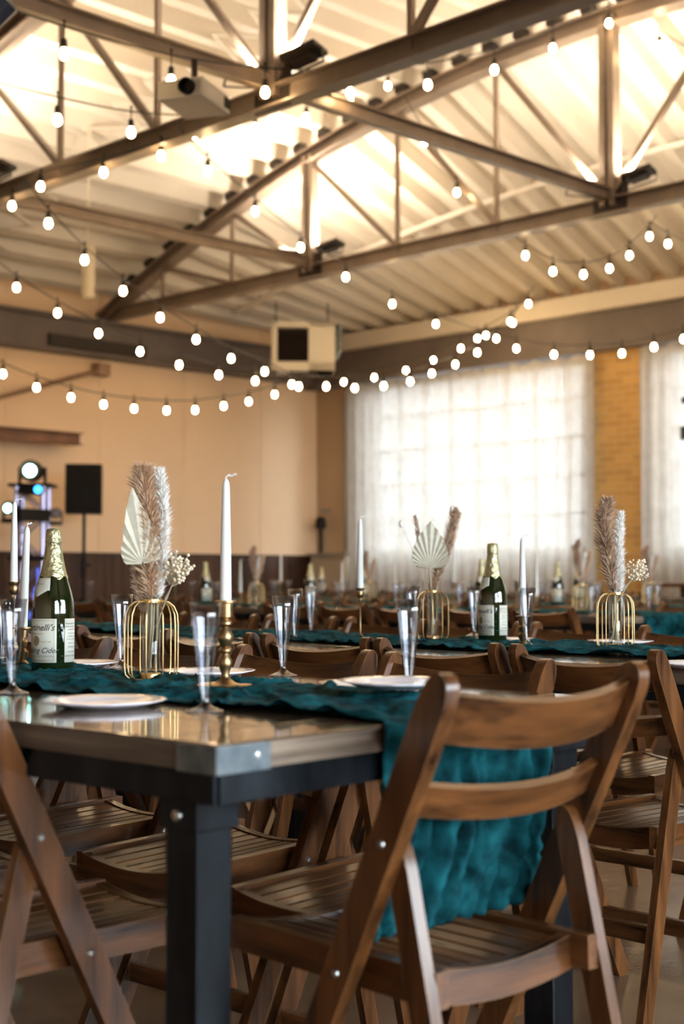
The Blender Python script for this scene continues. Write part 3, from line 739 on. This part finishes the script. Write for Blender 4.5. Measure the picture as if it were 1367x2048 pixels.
# ------------------------------------------------------------------ table ware builders
def make_flute():
    t = thing('champagne_flute', 'x', 'glass')
    b = B(); n = 28
    lathe(b, [(.0055, .018), (.0075, .03), (.0115, .062), (.0165, .10), (.0215, .14), (.0240, .165), (.0228, .165), (.0203, .14), (.0152, .10), (.0102, .064), (.0001, .055)], n, cap=False)
    obj('bowl', b, PLASTIC, t, smooth='all')
    b = B(); lathe(b, [(.0300, 0), (.0300, .0018), (.022, .004), (.012, .008), (.0065, .013), (.0060, .018), (.0060, .022), (.0001, .022)], n); obj('foot', b, PLASTIC, t, smooth='all')
    return t
def candle_mesh(L, r0, r1):
    b = B(); lathe(b, [(r0, 0), (r0, .004), ((r0+r1)/2+.0006, L*.5), (r1, L-.012), (r1*.75, L-.004), (r1*.3, L)], 24); return b
def make_candle(L=.235, lean=0, curl=True):
    t = thing('taper_candle', 'x', 'candle')
    obj('wax', candle_mesh(L, .0108, .0066), WAX, t, smooth=True)
    b = B()
    if curl: tube(b, [(0, 0, L-.002), (0, 0, L+.004), (.004, -.002, L+.0075), (.010, -.006, L+.006), (.013, -.009, L+.0095), (.017, -.012, L+.008)], [.0012, .0012, .0018, .0012, .0018, .0008], 6)
    else: tube(b, [(0, 0, L-.002), (0, 0, L+.006), (.002, -.001, L+.009)], .001, 6)
    obj('wick', b, WAX, t)
    return t
def make_holder(kind):
    t = thing('candle_holder', 'x', 'candle holder')
    if kind == 'turned':   # tall turned stick on a wide saucer
        p = [(.050, .0), (.051, .004), (.047, .006), (.030, .005), (.018, .008), (.010, .014), (.007, .022), (.0115, .036), (.013, .046), (.008, .055), (.0065, .060), (.012, .064), (.012, .068), (.007, .072), (.0135, .084), (.0145, .092), (.009, .102), (.0065, .108), (.012, .113), (.012, .117), (.008, .122), (.0125, .126), (.0130, .150), (.0195, .152), (.0195, .155), (.0115, .156), (.0112, .140)]
    elif kind == 'squat':
        p = [(.030, 0), (.030, .003), (.018, .006), (.008, .014), (.012, .024), (.014, .032), (.007, .040), (.0105, .048), (.012, .054), (.007, .060), (.012, .064), (.0135, .080), (.021, .084), (.021, .086), (.0115, .087), (.011, .074)]
    else:                  # slim rod with a cup
        p = [(.024, 0), (.024, .003), (.010, .008), (.004, .016), (.0032, .05), (.0032, .118), (.0055, .122), (.005, .128), (.0115, .136), (.0125, .146), (.0105, .152), (.0150, .160), (.0150, .162), (.0108, .162), (.0105, .148)]
    b = B(); lathe(b, p[:3], 36); lathe(b, p[2:], 36, cap=False)
    base = [q for q in p if q[1] <= .006]
    obj('stem', b, BRASS, t, smooth=True)
    return t
HOLD_Z = {'turned': .140, 'squat': .074, 'slim': .148}
def make_plate():
    t = thing('dinner_plate', 'x', 'plate')
    b = B(); n = 72; prof = [(.0001, .002), (.055, .002), (.068, .004), (.080, .0095), (.096, .0125), (.098, .0115), (.080, .007), (.066, .0005), (.0001, .0)]
    R = lathe(b, prof, n, cap=False)
    for ri in (4, 5):
        for k, v in enumerate(R[ri]):
            f = 1+.012*math.cos(k*PI/2); v.co.x *= f; v.co.y *= f
    obj('dish', b, CHINA, t, smooth='all'); return t
def txt(s, size, shear=0, bold=0):
    c = bpy.data.curves.new('lettering', 'FONT'); c.body = s; c.size = size; c.shear = shear; c.align_x = 'CENTER'; c.offset = bold; c.resolution_u = 3
    o = bpy.data.objects.new('lettering', c); COL.objects.link(o)
    dg = bpy.context.evaluated_depsgraph_get(); me = bpy.data.meshes.new_from_object(o.evaluated_get(dg)); bpy.data.objects.remove(o)
    return me
def wrap_text(parent, s, size, R, z, ang, mat, shear=0, bold=0, name='lettering'):
    me = txt(s, size, shear, bold)
    bm = bmesh.new(); bm.from_mesh(me); bmesh.ops.subdivide_edges(bm, edges=[e for e in bm.edges if e.calc_length() > .004], cuts=1)
    for v in bm.verts:
        a = ang+v.co.x/R; v.co = Vector((R*math.sin(a), -R*math.cos(a), z+v.co.y))
    return obj(name, bm, mat, parent)
def arc_patch(R, z0, z1, a0, a1, n=24, nz=1, shape=None):
    b = B(); rows = []
    for j in range(nz+1):
        row = []
        for i in range(n+1):
            u = i/n; a = a0+(a1-a0)*u; zl, zh = (z0, z1) if not shape else shape(u); z = zl+(zh-zl)*j/nz
            r = R if not callable(R) else R(z)
            row.append(b.verts.new((r*math.sin(a), -r*math.cos(a), z)))
        rows.append(row)
    for p, q in zip(rows, rows[1:]):
        for i in range(n): b.faces.new((p[i], p[i+1], q[i+1], q[i]))
    return b
BP = [(.0001, .004), (.030, .003), (.040, .0), (.0435, .006), (.0435, .118), (.0432, .135), (.0415, .150), (.038, .165), (.033, .182), (.0275, .200), (.0225, .220), (.0190, .238), (.0165, .254), (.0150, .264), (.0150, .285)]
def rad(z):
    for (r0, z0), (r1, z1) in zip(BP[2:], BP[3:]):
        if z0 <= z <= z1: return r0+(r1-r0)*(z-z0)/(z1-z0)
    return .0435
def make_bottle():
    t = thing('cider_bottle', 'x', 'bottle')
    b = B(); lathe(b, BP, 48); obj('glass_body', b, BOTTLE, t, smooth='all')
    b = B(); zf = [.196, .205, .22, .235, .25, .262, .268, .270, .274, .276, .290, .298, .301]
    rf = [rad(.196)+.0012, rad(.205)+.001, rad(.22)+.0012, rad(.235)+.001, rad(.25)+.0012, rad(.262)+.0012, .0158, .0172, .0172, .0166, .0164, .0148, .0001]
    R = lathe(b, list(zip(rf, zf)), 40, cap=False)
    for ri, ring in enumerate(R[:-2]):
        for k, v in enumerate(ring):
            q = 1+.05*noise.noise(Vector((v.co.x*160, v.co.y*160, v.co.z*60))); v.co.x *= max(q, 1); v.co.y *= max(q, 1)
            if ri == 0: v.co.z += .004*math.sin(k*1.1)
    obj('foil_wrap', b, FOIL, t, smooth='all')
    R0 = .0440
    fl = obj('front_label', arc_patch(R0, .022, .112, -1.12, 1.12), PAPER, t, smooth='all', solid=.0003)
    wrap_text(fl, "Martinelli's", .0185, R0+.0004, .088, .10, INK, .35, .0002)
    wrap_text(fl, 'PREMIUM QUALITY', .0042, R0+.0004, .0795, .1, INKG)
    wrap_text(fl, 'SINCE 1868', .0046, R0+.0004, .063, .60, INKG, .2)
    wrap_text(fl, 'Sparkling Cider', .0155, R0+.0004, .042, .10, INK, .35, .0001)
    wrap_text(fl, '100% PURE JUICE FROM U.S. GROWN FRESH APPLES', .0034, R0+.0004, .034, .1, INKG)
    wrap_text(fl, 'NET CONTENTS 25.4 FL OZ', .0036, R0+.0004, .0245, .1, INKG)
    b = B(); a_ = .28
    c0 = []
    for k in range(28):
        th = 2*PI*k/28; a = .10+math.cos(th)*.0085/R0; c0.append(b.verts.new(((R0+.0005)*math.sin(a), -(R0+.0005)*math.cos(a), .0665+.0105*math.sin(th))))
    b.faces.new(c0); obj('gold_medal', b, INKG, fl)
    b = arc_patch(R0+.0004, .0262, .0266, -1.0, 1.0, 30); 
    obj('border_line', b, INKG, fl, solid=.0001)
    b = arc_patch(R0+.0004, .1080, .1084, -1.0, 1.0, 30); obj('border_line', b, INKG, fl, solid=.0001)
    b = arc_patch(R0+.0004, .0262, .1084, .985, .995, 2); obj('border_line', b, INKG, fl, solid=.0001)
    bl = obj('back_label', arc_patch(R0, .022, .112, 1.52, 2.6), PAPER, t, smooth='all', solid=.0003)
    for k, (s, z) in enumerate((('Nutrition Facts', .100), ('SERVING SIZE 8 FL OZ', .094), ('CALORIES 140', .088), ('TOTAL FAT 0g', .080), ('SODIUM 10mg', .074), ('TOTAL CARB 35g', .068), ('SUGARS 31g', .060), ('PROTEIN 0g', .052), ('PASTEURIZED', .042), ('REFRIGERATE AFTER OPENING', .034))):
        wrap_text(bl, s, .0042 if k else .006, R0+.0004, z, 1.98, INK)
    def sh(u):
        c = 1-abs(2*u-1); return (.170-.016*max(0, c-.15), .196)
    nl = obj('neck_label', arc_patch(lambda z: rad(z)+.0012, .17, .196, -.75, .75, 24, 6, sh), PAPER, t, smooth='all', solid=.0003)
    wrap_text(nl, 'GOLD MEDAL', .0040, rad(.182)+.0022, .182, 0, INKG)
    return t
def wire_pts(a, R, rn, H):
    pr = [(R*.86, .0015), (R*.96, .010), (R, .026), (R, H*.70), (R*.97, H*.83), (R*.84, H*.93), (R*.64, H*.985), (rn, H)]
    pr = [(R*.80, .0015)] + pr[1:]
    out = []
    for i in range(len(pr)-1):
        for s in range(3):
            q = s/3; out.append((pr[i][0]+(pr[i+1][0]-pr[i][0])*q, pr[i][1]+(pr[i+1][1]-pr[i][1])*q))
    out.append(pr[-1])
    return [(r*math.cos(a), r*math.sin(a), z) for r, z in out]
def make_vase():
    t = thing('wire_cage_vase', 'x', 'vase'); R, rn, H = .0515, .020, .151
    for k in range(10):
        a = 2*PI*k/10+.1; b = B(); tube(b, wire_pts(a, R, rn, H), .0013, 6); obj('cage_wire', b, GOLD, t, smooth='all')
    b = B(); lathe(b, [(rn-.001, H-.003), (rn+.0015, H-.003), (rn+.0015, H+.003), (rn-.001, H+.003), (rn-.001, H-.003)], 32, cap=False); obj('neck_ring', b, GOLD, t, smooth=True)
    b = B(); lathe(b, [(.0195, 0), (.0195, .010), (.0185, .012), (.0001, .012)], 32); obj('tube_base', b, GOLD, t, smooth=True)
    for a in (0.1, PI/2+.1): 
        b = B(); tube(b, [(R*.8*math.cos(a), R*.8*math.sin(a), .0013), (-R*.8*math.cos(a), -R*.8*math.sin(a), .0013)], .0012, 6); obj('base_wire', b, GOLD, t)
    b = B(); lathe(b, [(.0001, .0125), (.016, .0125), (.0175, .018), (.0178, H+.012), (.0166, H+.012), (.0163, .02), (.0001, .017)], 32, cap=False); obj('glass_tube', b, TUBEG, t, smooth='all')
    return t
def plume(bm, axis, rads, n, ln, wd, seed, up=.6, curl=0):
    rnd = random.Random(seed); m = len(axis)-1
    for _ in range(n):
        q = rnd.random()*m; i = min(int(q), m-1); f = q-i
        p = Vector(axis[i]).lerp(Vector(axis[i+1]), f); r = rads[i]+(rads[i+1]-rads[i])*f
        a = rnd.uniform(0, 2*PI); rr = r*math.sqrt(rnd.random())*.8
        out = Vector((math.cos(a), math.sin(a), 0)); tg = (Vector(axis[i+1])-Vector(axis[i])).normalized()
        s0 = p+out*rr*.6; d = (out*rnd.uniform(.25, .8)+tg*up*rnd.uniform(.5, 1.3)+Vector((rnd.gauss(0, .2), rnd.gauss(0, .2), rnd.gauss(0, .1)))).normalized()
        l = ln*rnd.uniform(.5, 1.2)*(.45+.55*min(1, r/.02)); s1 = s0+d*l*.55; s2 = s0+d*l+Vector((0, 0, -curl*l))+out*l*.15
        sd = d.cross(Vector((rnd.gauss(0, 1), rnd.gauss(0, 1), rnd.gauss(0, 1)))).normalized()*wd/2
        v = [bm.verts.new(s0-sd*.6), bm.verts.new(s0+sd*.6), bm.verts.new(s1+sd), bm.verts.new(s1-sd), bm.verts.new(s2)]
        bm.faces.new(v[:4]); bm.faces.new((v[3], v[2], v[4]))
def frame_axis(R_): return [tuple(p) for p in R_]
def stems(parent, lst, base_z=.022):
    for (x0, y0, x1, y1, z1, r) in lst:
        b = B(); tube(b, [(x0, y0, base_z), ((x0+x1)/2+.002, (y0+y1)/2, (z1+base_z)/2), (x1, y1, z1)], r, 6); obj('stem', b, STEMM, parent, smooth='all')
def palm_leaf(bm, base, L, Wd, nrm, tip=(0, 0, 1), n=26, amp=.004, fold=0):
    """pleated spear: pleats fan out from the base, diamond outline"""
    base = Vector(base); up = Vector(tip).normalized(); nv = Vector(nrm).normalized(); sd = up.cross(nv).normalized()
    prev = None
    for i in range(n+1):
        u = i/n*2-1; th = u*1.45
        a = abs(th)
        # outline radius of the diamond in direction th
        x1, z1 = Wd/2, L*.34
        if a < math.atan2(x1, z1): 
            # edge from tip (0,L) to side (x1,z1)
            den = math.cos(a)*x1+math.sin(a)*(L-z1); r = L*x1/den
            r *= 1+.10*math.sin(PI*a/math.atan2(x1, z1))
        else:
            den = math.sin(a)*(z1)+0*x1; 
            a1 = math.atan2(x1, z1); q = (a-a1)/(1.45-a1); r = math.hypot(x1, z1)*(1-q*.45)
        off = nv*(amp if i % 2 else -amp) + nv*fold*abs(u)*L
        dirv = (up*math.cos(th)+sd*math.sin(th))
        row = [bm.verts.new(base+dirv*r*s+off*s) for s in (.04, .5, 1.0)]
        if prev:
            for k in range(2): bm.faces.new((prev[k], row[k], row[k+1], prev[k+1]))
        prev = row
def blossoms(parent, base, ctr, rad_, n, seed):
    rnd = random.Random(seed); b = B(); s = B()
    for _ in range(n):
        v = Vector((rnd.gauss(0, 1), rnd.gauss(0, 1), rnd.gauss(0, 1))).normalized()*rad_*rnd.uniform(.35, 1.05)
        p = Vector(ctr)+v
        bmesh.ops.create_icosphere(b, subdivisions=1, radius=rnd.uniform(.0022, .0042), matrix=Matrix.Translation(p))
        mid = Vector(base).lerp(Vector(ctr), .75)+v*.25
        tube(s, [p, mid], .0005, 4, cap=False)
    for k in range(3):
        tube(s, [Vector(base)+Vector((k*.002, 0, 0)), Vector(base).lerp(Vector(ctr), .5)+Vector((0, k*.003, 0)), Vector(ctr)+Vector((k*.004-.004, 0, -.008))], .0009, 5)
    obj('blossoms', b, SEED, parent, smooth='all'); obj('blossom_stems', s, STEMM, parent)
R3 = RGT    # picture-right direction, for leaning plumes the way the photograph shows
def rl(x, z, dpt=0): return tuple(RGT*x+Vector((S2, S2, 0))*dpt+Vector((0, 0, z)))

flute0 = make_flute(); plate0 = make_plate(); bottle0 = make_bottle(); vase0 = make_vase()
candle0 = make_candle(); hold0 = {k: make_holder(k) for k in ('turned', 'squat', 'slim')}
used = set()
ZTB = .762
def put(kind, proto, x, y, label, group, z=ZTB, rz=0, rx=0, scale=1):
    if kind not in used:
        used.add(kind); proto.location = (x, y, z); proto.rotation_euler = (rx, 0, rz); proto['label'] = label; proto['group'] = group; proto.scale = (scale,)*3
        return proto
    return dup(proto, (x, y, z), rz, label, group, rx=rx, scale=scale)
def on(px, py, z=.76):
    """where the sight line through a pixel meets the table plane"""
    r = FWD + RGT*((px-683.5)/F_PX) - UPV*((py-1024)/F_PX)
    k = (z-CAM_Z)/r.z
    return r.x*k, r.y*k
# flutes on the first two tables
FG = 'clear plastic champagne flutes'
for px, py, lab in [(410, 1424, 'clear plastic flute in front of the brass candlestick, nearest the camera'),
                    (25, 1388, 'clear plastic flute on bare wood at the far left edge of the foreground table'),
                    (243, 1337, 'clear plastic flute just left of the gold wire vase on the foreground table'),
                    (566, 1352, 'clear plastic flute on the far edge of the foreground table, right of the candlestick'),
                    (818, 1384, 'clear plastic flute beside the white plate near the big chair'),
                    (8, 1343, 'clear plastic flute behind another flute at the far left edge')]:
    x, y = on(px, py); put('flute', flute0, x, y, lab, FG, z=.7605)
for px, py, lab in [(590, 1283, 'clear plastic flute on the second table directly behind the foreground pair of chairs'),
                    (622, 1268, 'clear plastic flute farthest back at the left end of the second table'),
                    (948, 1277, 'clear plastic flute left of the green bottle on the second table'),
                    (1055, 1299, 'clear plastic flute before the white candle on the second table'),
                    (825, 1278, 'clear plastic flute behind the fan palm vase on the second table'),
                    (1240, 1283, 'clear plastic flute behind the right-hand gold vase')]:
    x, y = on(px, py); put('flute', flute0, x, y, lab, FG, z=.7605 if px in (590, 622, 1240) else .768)
PG = 'white plates'
for px, py, z, lab in [(208, 1414, .7605, 'large white plate on bare wood at the front of the foreground table'),
                    (150, 1334, .7605, 'white plate behind the green bottle on the foreground table'),
                    (415, 1352, .7605, 'white plate behind the gold wire vase and candlestick'),
                    (742, 1378, .7605, 'white plate at the far side of the foreground table, right of centre'),
                    (795, 1404, .784, 'white plate half tucked in the runner by the big chair'),
                    (1240, 1289, .7605, 'white plate on the second table behind the right-hand vase'),
                    (1395, 1336, .7605, 'white plate on the near side of the second table at the right edge'),
                    (1010, 1285, .7605, 'white plate behind the candle on the second table')]:
    x, y = on(px, py); put('plate', plate0, x, y, lab, PG, z=z)
BG_ = 'green cider bottles with gold foil'
V_ = math.radians(-45)      # bottle front turned to the camera
x, y = on(105, 1350); put('bottle', bottle0, x, y, 'green cider bottle with cream label on the foreground table', BG_, z=.766, rz=V_-math.radians(43))
x, y = on(985, 1288); put('bottle', bottle0, x, y, 'green cider bottle on the second table between the two gold vases', BG_, z=.766, rz=V_-math.radians(66))
# candles and holders
CG, HG = 'white taper candles', 'brass candle holders'
def candle_set(x, y, kind, clab, hlab, z=.766, rx=0, L=1.0, rz=0, curl=0):
    put(kind, hold0[kind], x, y, hlab, HG, z=z)
    put('candle', candle0, x, y, clab, CG, z=z+HOLD_Z[kind]+.001, rz=rz, rx=rx, scale=L)
x, y = on(450, 1380); candle_set(x, y, 'turned', 'tall white taper candle in the brass candlestick, centre left', 'turned brass candlestick on a wide saucer at the front of the runner', rz=-.25)
x, y = on(44, 1338); candle_set(x, y, 'squat', 'white taper candle leaning left of the green bottle', 'small turned brass holder left of the green bottle', rx=.035, rz=V_+PI/2+.3, L=1.0)
x, y = on(26, 1318); candle_set(x, y, 'slim', 'white taper candle at the far left edge under the stage light', 'slim brass holder with crosspiece at the far left edge', z=.790, L=.90)
x, y = on(720, 1281); candle_set(x, y, 'slim', 'white taper candle on a slim stand in front of the corner wall', 'slim brass candle stand at the middle of the second table')
x, y = on(1045, 1296); candle_set(x, y, 'squat', 'white taper candle behind the flute, right of the second bottle', 'squat turned brass holder right of the second bottle')
# vases with dried stems
VG, DG = 'gold wire cage vases', 'dried flower bunches'
def bunch(x, y, z, name, label): return thing(name, label, 'dried flowers', (x, y, z), 0, DG)
x, y = on(302, 1366); put('vase', vase0, x, y, 'gold wire cage vase on the foreground table', VG, z=.767)
t = bunch(x, y, .767, 'dried_bouquet', 'tall bunch of tan pampas, palm spear and white blossom in the foreground vase')
b = B(); plume(b, [rl(-.002, .155), rl(-.004, .20), rl(.0, .26), rl(-.006, .32), rl(-.014, .37), rl(-.018, .405)], [.012, .020, .021, .023, .022, .010], 5200, .030, .0016, 1, .7); obj('tan_plume', b, PAMPAS, t)
b = B(); plume(b, [rl(.012, .155), rl(.018, .21), rl(.022, .28), rl(.020, .35), rl(.014, .402)], [.006, .010, .011, .011, .005], 3600, .024, .0015, 2, 1.1); obj('white_plume', b, BLEACH, t)
b = B(); plume(b, [rl(-.014, .13), rl(-.026, .17), rl(-.034, .225)], [.005, .010, .006], 900, .02, .0014, 5, .9); obj('brown_side_plume', b, PAMPAS_D, t)
b = B(); palm_leaf(b, rl(-.014, .222, -.024), .150, .060, (.45, .9, .0), tip=rl(-.15, 1), n=20); obj('palm_spear', b, PALM, t, solid=.0008)
stems(t, [(.002, .004, rl(-.019, 0)[0], rl(-.019, 0)[1], .225, .0022), (-.006, .0, 0, 0, .17, .0028), (.006, -.004, .008, -.008, .17, .0024), (-.008, -.006, .006, -.002, .17, .0018), (.0, .009, -.004, .004, .17, .0022)])
blossoms(t, rl(.008, .10), rl(.052, .215), .032, 110, 3)
x, y = on(865, 1284); put('vase', vase0, x, y, 'gold wire cage vase at the left of the second table', VG, z=.767)
t = bunch(x, y, .767, 'dried_bouquet', 'bunch with pale green fan palm and brown reeds at left of the second table')
b = B(); palm_leaf(b, rl(-.010, .222, -.02), .150, .112, (-S2, -S2, .05), tip=rl(0.02, 1), n=30, amp=.003); obj('fan_palm', b, PALM, t, solid=.0008)
b = B(); plume(b, [rl(.0, .15), rl(.022, .23), rl(.050, .30), rl(.068, .375), rl(.072, .405)], [.010, .020, .019, .015, .004], 2600, .028, .0018, 11, .9); obj('brown_reed', b, PAMPAS_D, t)
b = B(); plume(b, [rl(-.014, .22), rl(-.040, .30), rl(-.055, .385)], [.006, .011, .005], 900, .018, .0014, 12, 1.3); obj('brown_reed', b, PAMPAS_D, t)
b = B(); plume(b, [rl(.005, .28), rl(.008, .345)], [.006, .004], 350, .02, .0014, 13, 1.3); obj('brown_reed', b, PAMPAS, t)
for (ax, az) in ((-.098, .362), (.062, .408)):
    b = B(); bmesh.ops.create_icosphere(b, subdivisions=2, radius=.009, matrix=Matrix.Translation(rl(ax, az)) @ Matrix.Diagonal((.9, .9, 1.25, 1))); o = obj('bunny_tail', b, BLEACH, t, smooth='all')
    b = B(); tube(b, [rl(0, .05), rl(ax*.35, az*.62), rl(ax, az-.008)], .0008, 5); obj('thin_stem', b, STEMM, t)
stems(t, [(0, 0, rl(-.010, 0, -.02)[0], rl(-.010, 0, -.02)[1], .232, .0026), (.006, -.005, .012, -.010, .2, .002), (-.008, 0, 0, 0, .18, .002), (-.004, .008, -.02, .02, .27, .0016)])
x, y = on(1230, 1302); put('vase', vase0, x, y, 'gold wire cage vase at the right of the second table', VG, z=.767)
t = bunch(x, y, .767, 'dried_bouquet', 'bunch of brown pampas, white plume and cream blossom at right of the second table')
b = B(); plume(b, [rl(-.002, .155), rl(-.012, .22), rl(-.022, .28), rl(-.028, .35), rl(-.020, .405)], [.008, .024, .028, .026, .010], 4600, .030, .0017, 21, .9); obj('brown_plume', b, PAMPAS_D, t)
b = B(); plume(b, [rl(.006, .15), rl(.012, .21), rl(.010, .29), rl(.018, .37)], [.010, .016, .014, .007], 3000, .024, .0016, 22, 1.0); obj('white_plume', b, BLEACH, t)
stems(t, [(0, 0, 0, 0, .17, .0034), (.008, -.006, -.004, .004, .16, .0026), (-.008, .005, .006, -.006, .16, .0026), (-.004, -.008, .004, .004, .16, .002), (.002, .009, -.006, -.004, .16, .0022)])
blossoms(t, rl(.008, .13), rl(.062, .215), .033, 100, 23)
# generic small bouquet for the far vases
t = bouq0 = bunch(0, 0, 0, 'dried_bouquet', 'x')
b = B(); plume(b, [rl(0, .15), rl(-.02, .25), rl(-.03, .34), rl(-.02, .39)], [.008, .022, .022, .006], 700, .034, .004, 31, .9); obj('brown_plume', b, PAMPAS_D, t)
b = B(); plume(b, [rl(0, .15), rl(.03, .25), rl(.05, .33)], [.008, .014, .006], 350, .03, .004, 32, .9); obj('tan_plume', b, PAMPAS, t)
b = B(); plume(b, [rl(0, .15), rl(.01, .25), rl(.02, .32)], [.006, .010, .005], 260, .03, .004, 33, 1.1); obj('white_plume', b, BLEACH, t)

# ------------------------------------------------------------------ chairs around the first two tables
e4 = ['nearest the camera', 'second along', 'third along', 'fourth along', 'fifth along', 'sixth along']
chair(1.222, 1.945, PLUSX+math.radians(3), 'folding chair at the left edge, its slanting post in the lower left corner')
chair(1.262, 2.43, PLUSX+math.radians(2), 'folding chair tucked under the foreground table behind the lower left chair')
chair(1.30, 2.90, PLUSX, 'folding chair under the foreground table, third along its left edge')
for i, (yc, a) in enumerate(((1.762, 3), (2.215, 3), (2.665, 2), (3.13, 0))):
    chair(1.915, yc, MINUSX+math.radians(a), 'folding chair behind the foreground table facing the camera, ' + ['nearest the big chair', 'behind the rightmost flutes', 'behind the gold wire vase', 'behind the green bottle'][i])
near2 = [(1.815, 'rightmost, beside the big chair'), (2.235, 'second from the right'), (2.655, 'third, under the slim candle stand'), (3.08, 'fourth from the right'), (3.52, 'fifth from the right'), (3.97, 'sixth from the right'), (4.42, 'seventh from the right')]
for yc, l in near2:
    chair(2.75, yc, PLUSX+jr(.03), 'folding chair at the second table, back to camera, '+l)
t2 = dup(table0, (2.78, 1.25, 0), 0, 'second farm table, parallel behind the foreground table', 'farm tables')
t2b = dup(table0, (2.78, 3.78, 0), 0, 'farm table continuing the second table to the left', 'farm tables')
runner(3.24, 1.25, 0, 2.44, .42, 'teal cheesecloth runner on the second table under both gold vases', 5.1, drop=.3, res=.7)
runner(3.24, 3.78, 0, 1.9, .42, 'teal cheesecloth runner on the table left of the second table', 8.3, drop=.05, res=.5)
for i, yc in enumerate((2.28, 2.71, 3.14, 3.57, 4.02, 4.47, 4.92)):
    chair(3.60, yc, MINUSX+jr(.04), 'folding chair behind the second table facing the camera, %s from right' % ORD[i])
# ------------------------------------------------------------------ the far rows
ROWS = [(6.5, 'third'), (8.1, 'fourth'), (10.0, 'fifth'), (11.5, 'sixth')]
for xr, rn in ROWS:
    ys_ = {6.5: (4.1, 6.7), 8.1: (4.7, 7.3), 10.0: (5.9, 8.5), 11.5: (8.0, 10.6)}[xr]
    for ti, ys0 in enumerate(ys_):
        tn = '%s table of the %s row' % (['right-hand', 'left-hand'][ti], rn)
        Lt = 2.44
        if seen(xr, ys0+1.2, .3) or seen(xr, ys0+.2) or seen(xr, ys0+2.2):
            dup(table0, (xr-.457, ys0, 0), 0, 'farm table, the '+tn, 'farm tables', skip=('corner_bracket',))
            runner(xr, ys0, 0, Lt-.05, .42, 'teal cheesecloth runner on the '+tn, xr+ti, drop=.15, res=.28)
        for side, sx, rz, sl in ((-1, xr-.457-.06, PLUSX, 'camera side'), (1, xr+.457+.06, MINUSX, 'window side')):
            for k in range(5):
                yc = ys0+.28+k*.47+jr(.02)
                if not seen(sx, yc): continue
                chair(sx+jr(.03), yc, rz+jr(.06), 'folding chair %s from right, %s of %s' % (ORD[k], sl, tn), far=True)
                if (k+ti) % 2 == 0 or side < 0:
                    fx = xr+side*.30+jr(.04)
                    put('flute', flute0, fx, yc+jr(.05), 'clear flute %s from right, %s of %s' % (ORD[k], sl, tn), FG, z=.7605)
        if seen(xr+.0, ys0-.22): chair(xr+jr(.03), ys0-.16, jr(.06), 'folding chair at the near end of '+tn, far=True)
        for k, (kind, yy) in enumerate((('v', .55), ('c', .85), ('b', 1.25), ('s', 1.5), ('v', 1.85), ('s', 2.1))):
            y = ys0+yy; x = xr+jr(.08)
            if not seen(x, y) or (xr > 9 and kind in 'vs') or (xr > 6 and yy in (1.85, 2.1)): continue
            pos = 'toward the right of' if yy < 1.22 else 'toward the left of'; cp = {.85: 'rightmost', 1.5: 'middle one', 2.1: 'leftmost'}.get(yy)
            if kind == 'v':
                put('vase', vase0, x, y, 'gold wire vase %s %s' % (pos, tn), VG, z=.767)
                o = bouq0 if 'bq' not in used else dup(bouq0, (x, y, .767), jr(.5), '', DG)
                used.add('bq'); o.location = (x, y, .767); o['label'] = 'dried reed bunch %s %s' % (pos, tn)
            elif kind == 'b': put('bottle', bottle0, x, y, 'green cider bottle midway on the '+tn, BG_, z=.766, rz=V_+jr(1.0))
            else: candle_set(x, y, 'slim' if kind == 's' else 'squat', 'white taper candle, %s on %s' % (cp, tn), '%s brass candle holder, %s on %s' % ('slim' if kind == 's' else 'squat', cp, tn))
# measured far pieces: bottle, candles and vases of the third row seen between the near ones
# gifts on a side table by the windows
t = thing('side_table', 'wooden side table by the curtain at the right edge', 'table', (11.95, 6.75, 0))
b = B(); box(b, (0, 0, .88), (.6, 1.6, .04)); obj('tabletop', b, WOOD_Y, t, bevel=.003)
for sx in (-.25, .25):
    for sy in (-.72, .72):
        b = B(); box(b, (sx, sy, .43), (.06, .06, .86)); obj('leg', b, WOOD_Z, t)
for q, (dy, wq, hq, lab) in enumerate(((-.45, .30, .30, 'white gift bag on the side table at the right edge'), (-.05, .26, .38, 'cream box standing in the middle of the side table'), (.35, .22, .26, 'pale paper bag on the side table beside the brick pillar'))):
    t = thing('gift_bag', lab, 'bag', (11.9, 6.75+dy, .90), .3*q)
    b = B(); box(b, (0, 0, hq/2), (.16, wq, hq)); obj('bag_body', b, pbr('pale_paper', (.66, .62, .56), .6), t, bevel=.006)
    b = B(); tube(b, [(0, -.05, hq-.01), (0, -.04, hq+.07), (0, .04, hq+.07), (0, .05, hq-.01)], .004, 6); obj('bag_handle', b, STEMM, t)
# dark bracket lamp at the right frame edge
t = thing('bracket_lamp', 'dark bracket lamp cut by the right edge in front of the curtain', 'lamp', at(1376, 838, 12.0), math.radians(-45))
b = B(); box(b, (0, 0, .16), (.11, .06, .05)); box(b, (0, 0, -.12), (.13, .07, .11)); tube(b, [(.03, 0, -.1), (.03, 0, .18)], .012); obj('body', b, DARKM, t, bevel=.004)
b = B(); tube(b, [(.03, 0, .18), (.03, 0, 1.6)], .01, 6); obj('hanging_rod', b, DARKM, t)
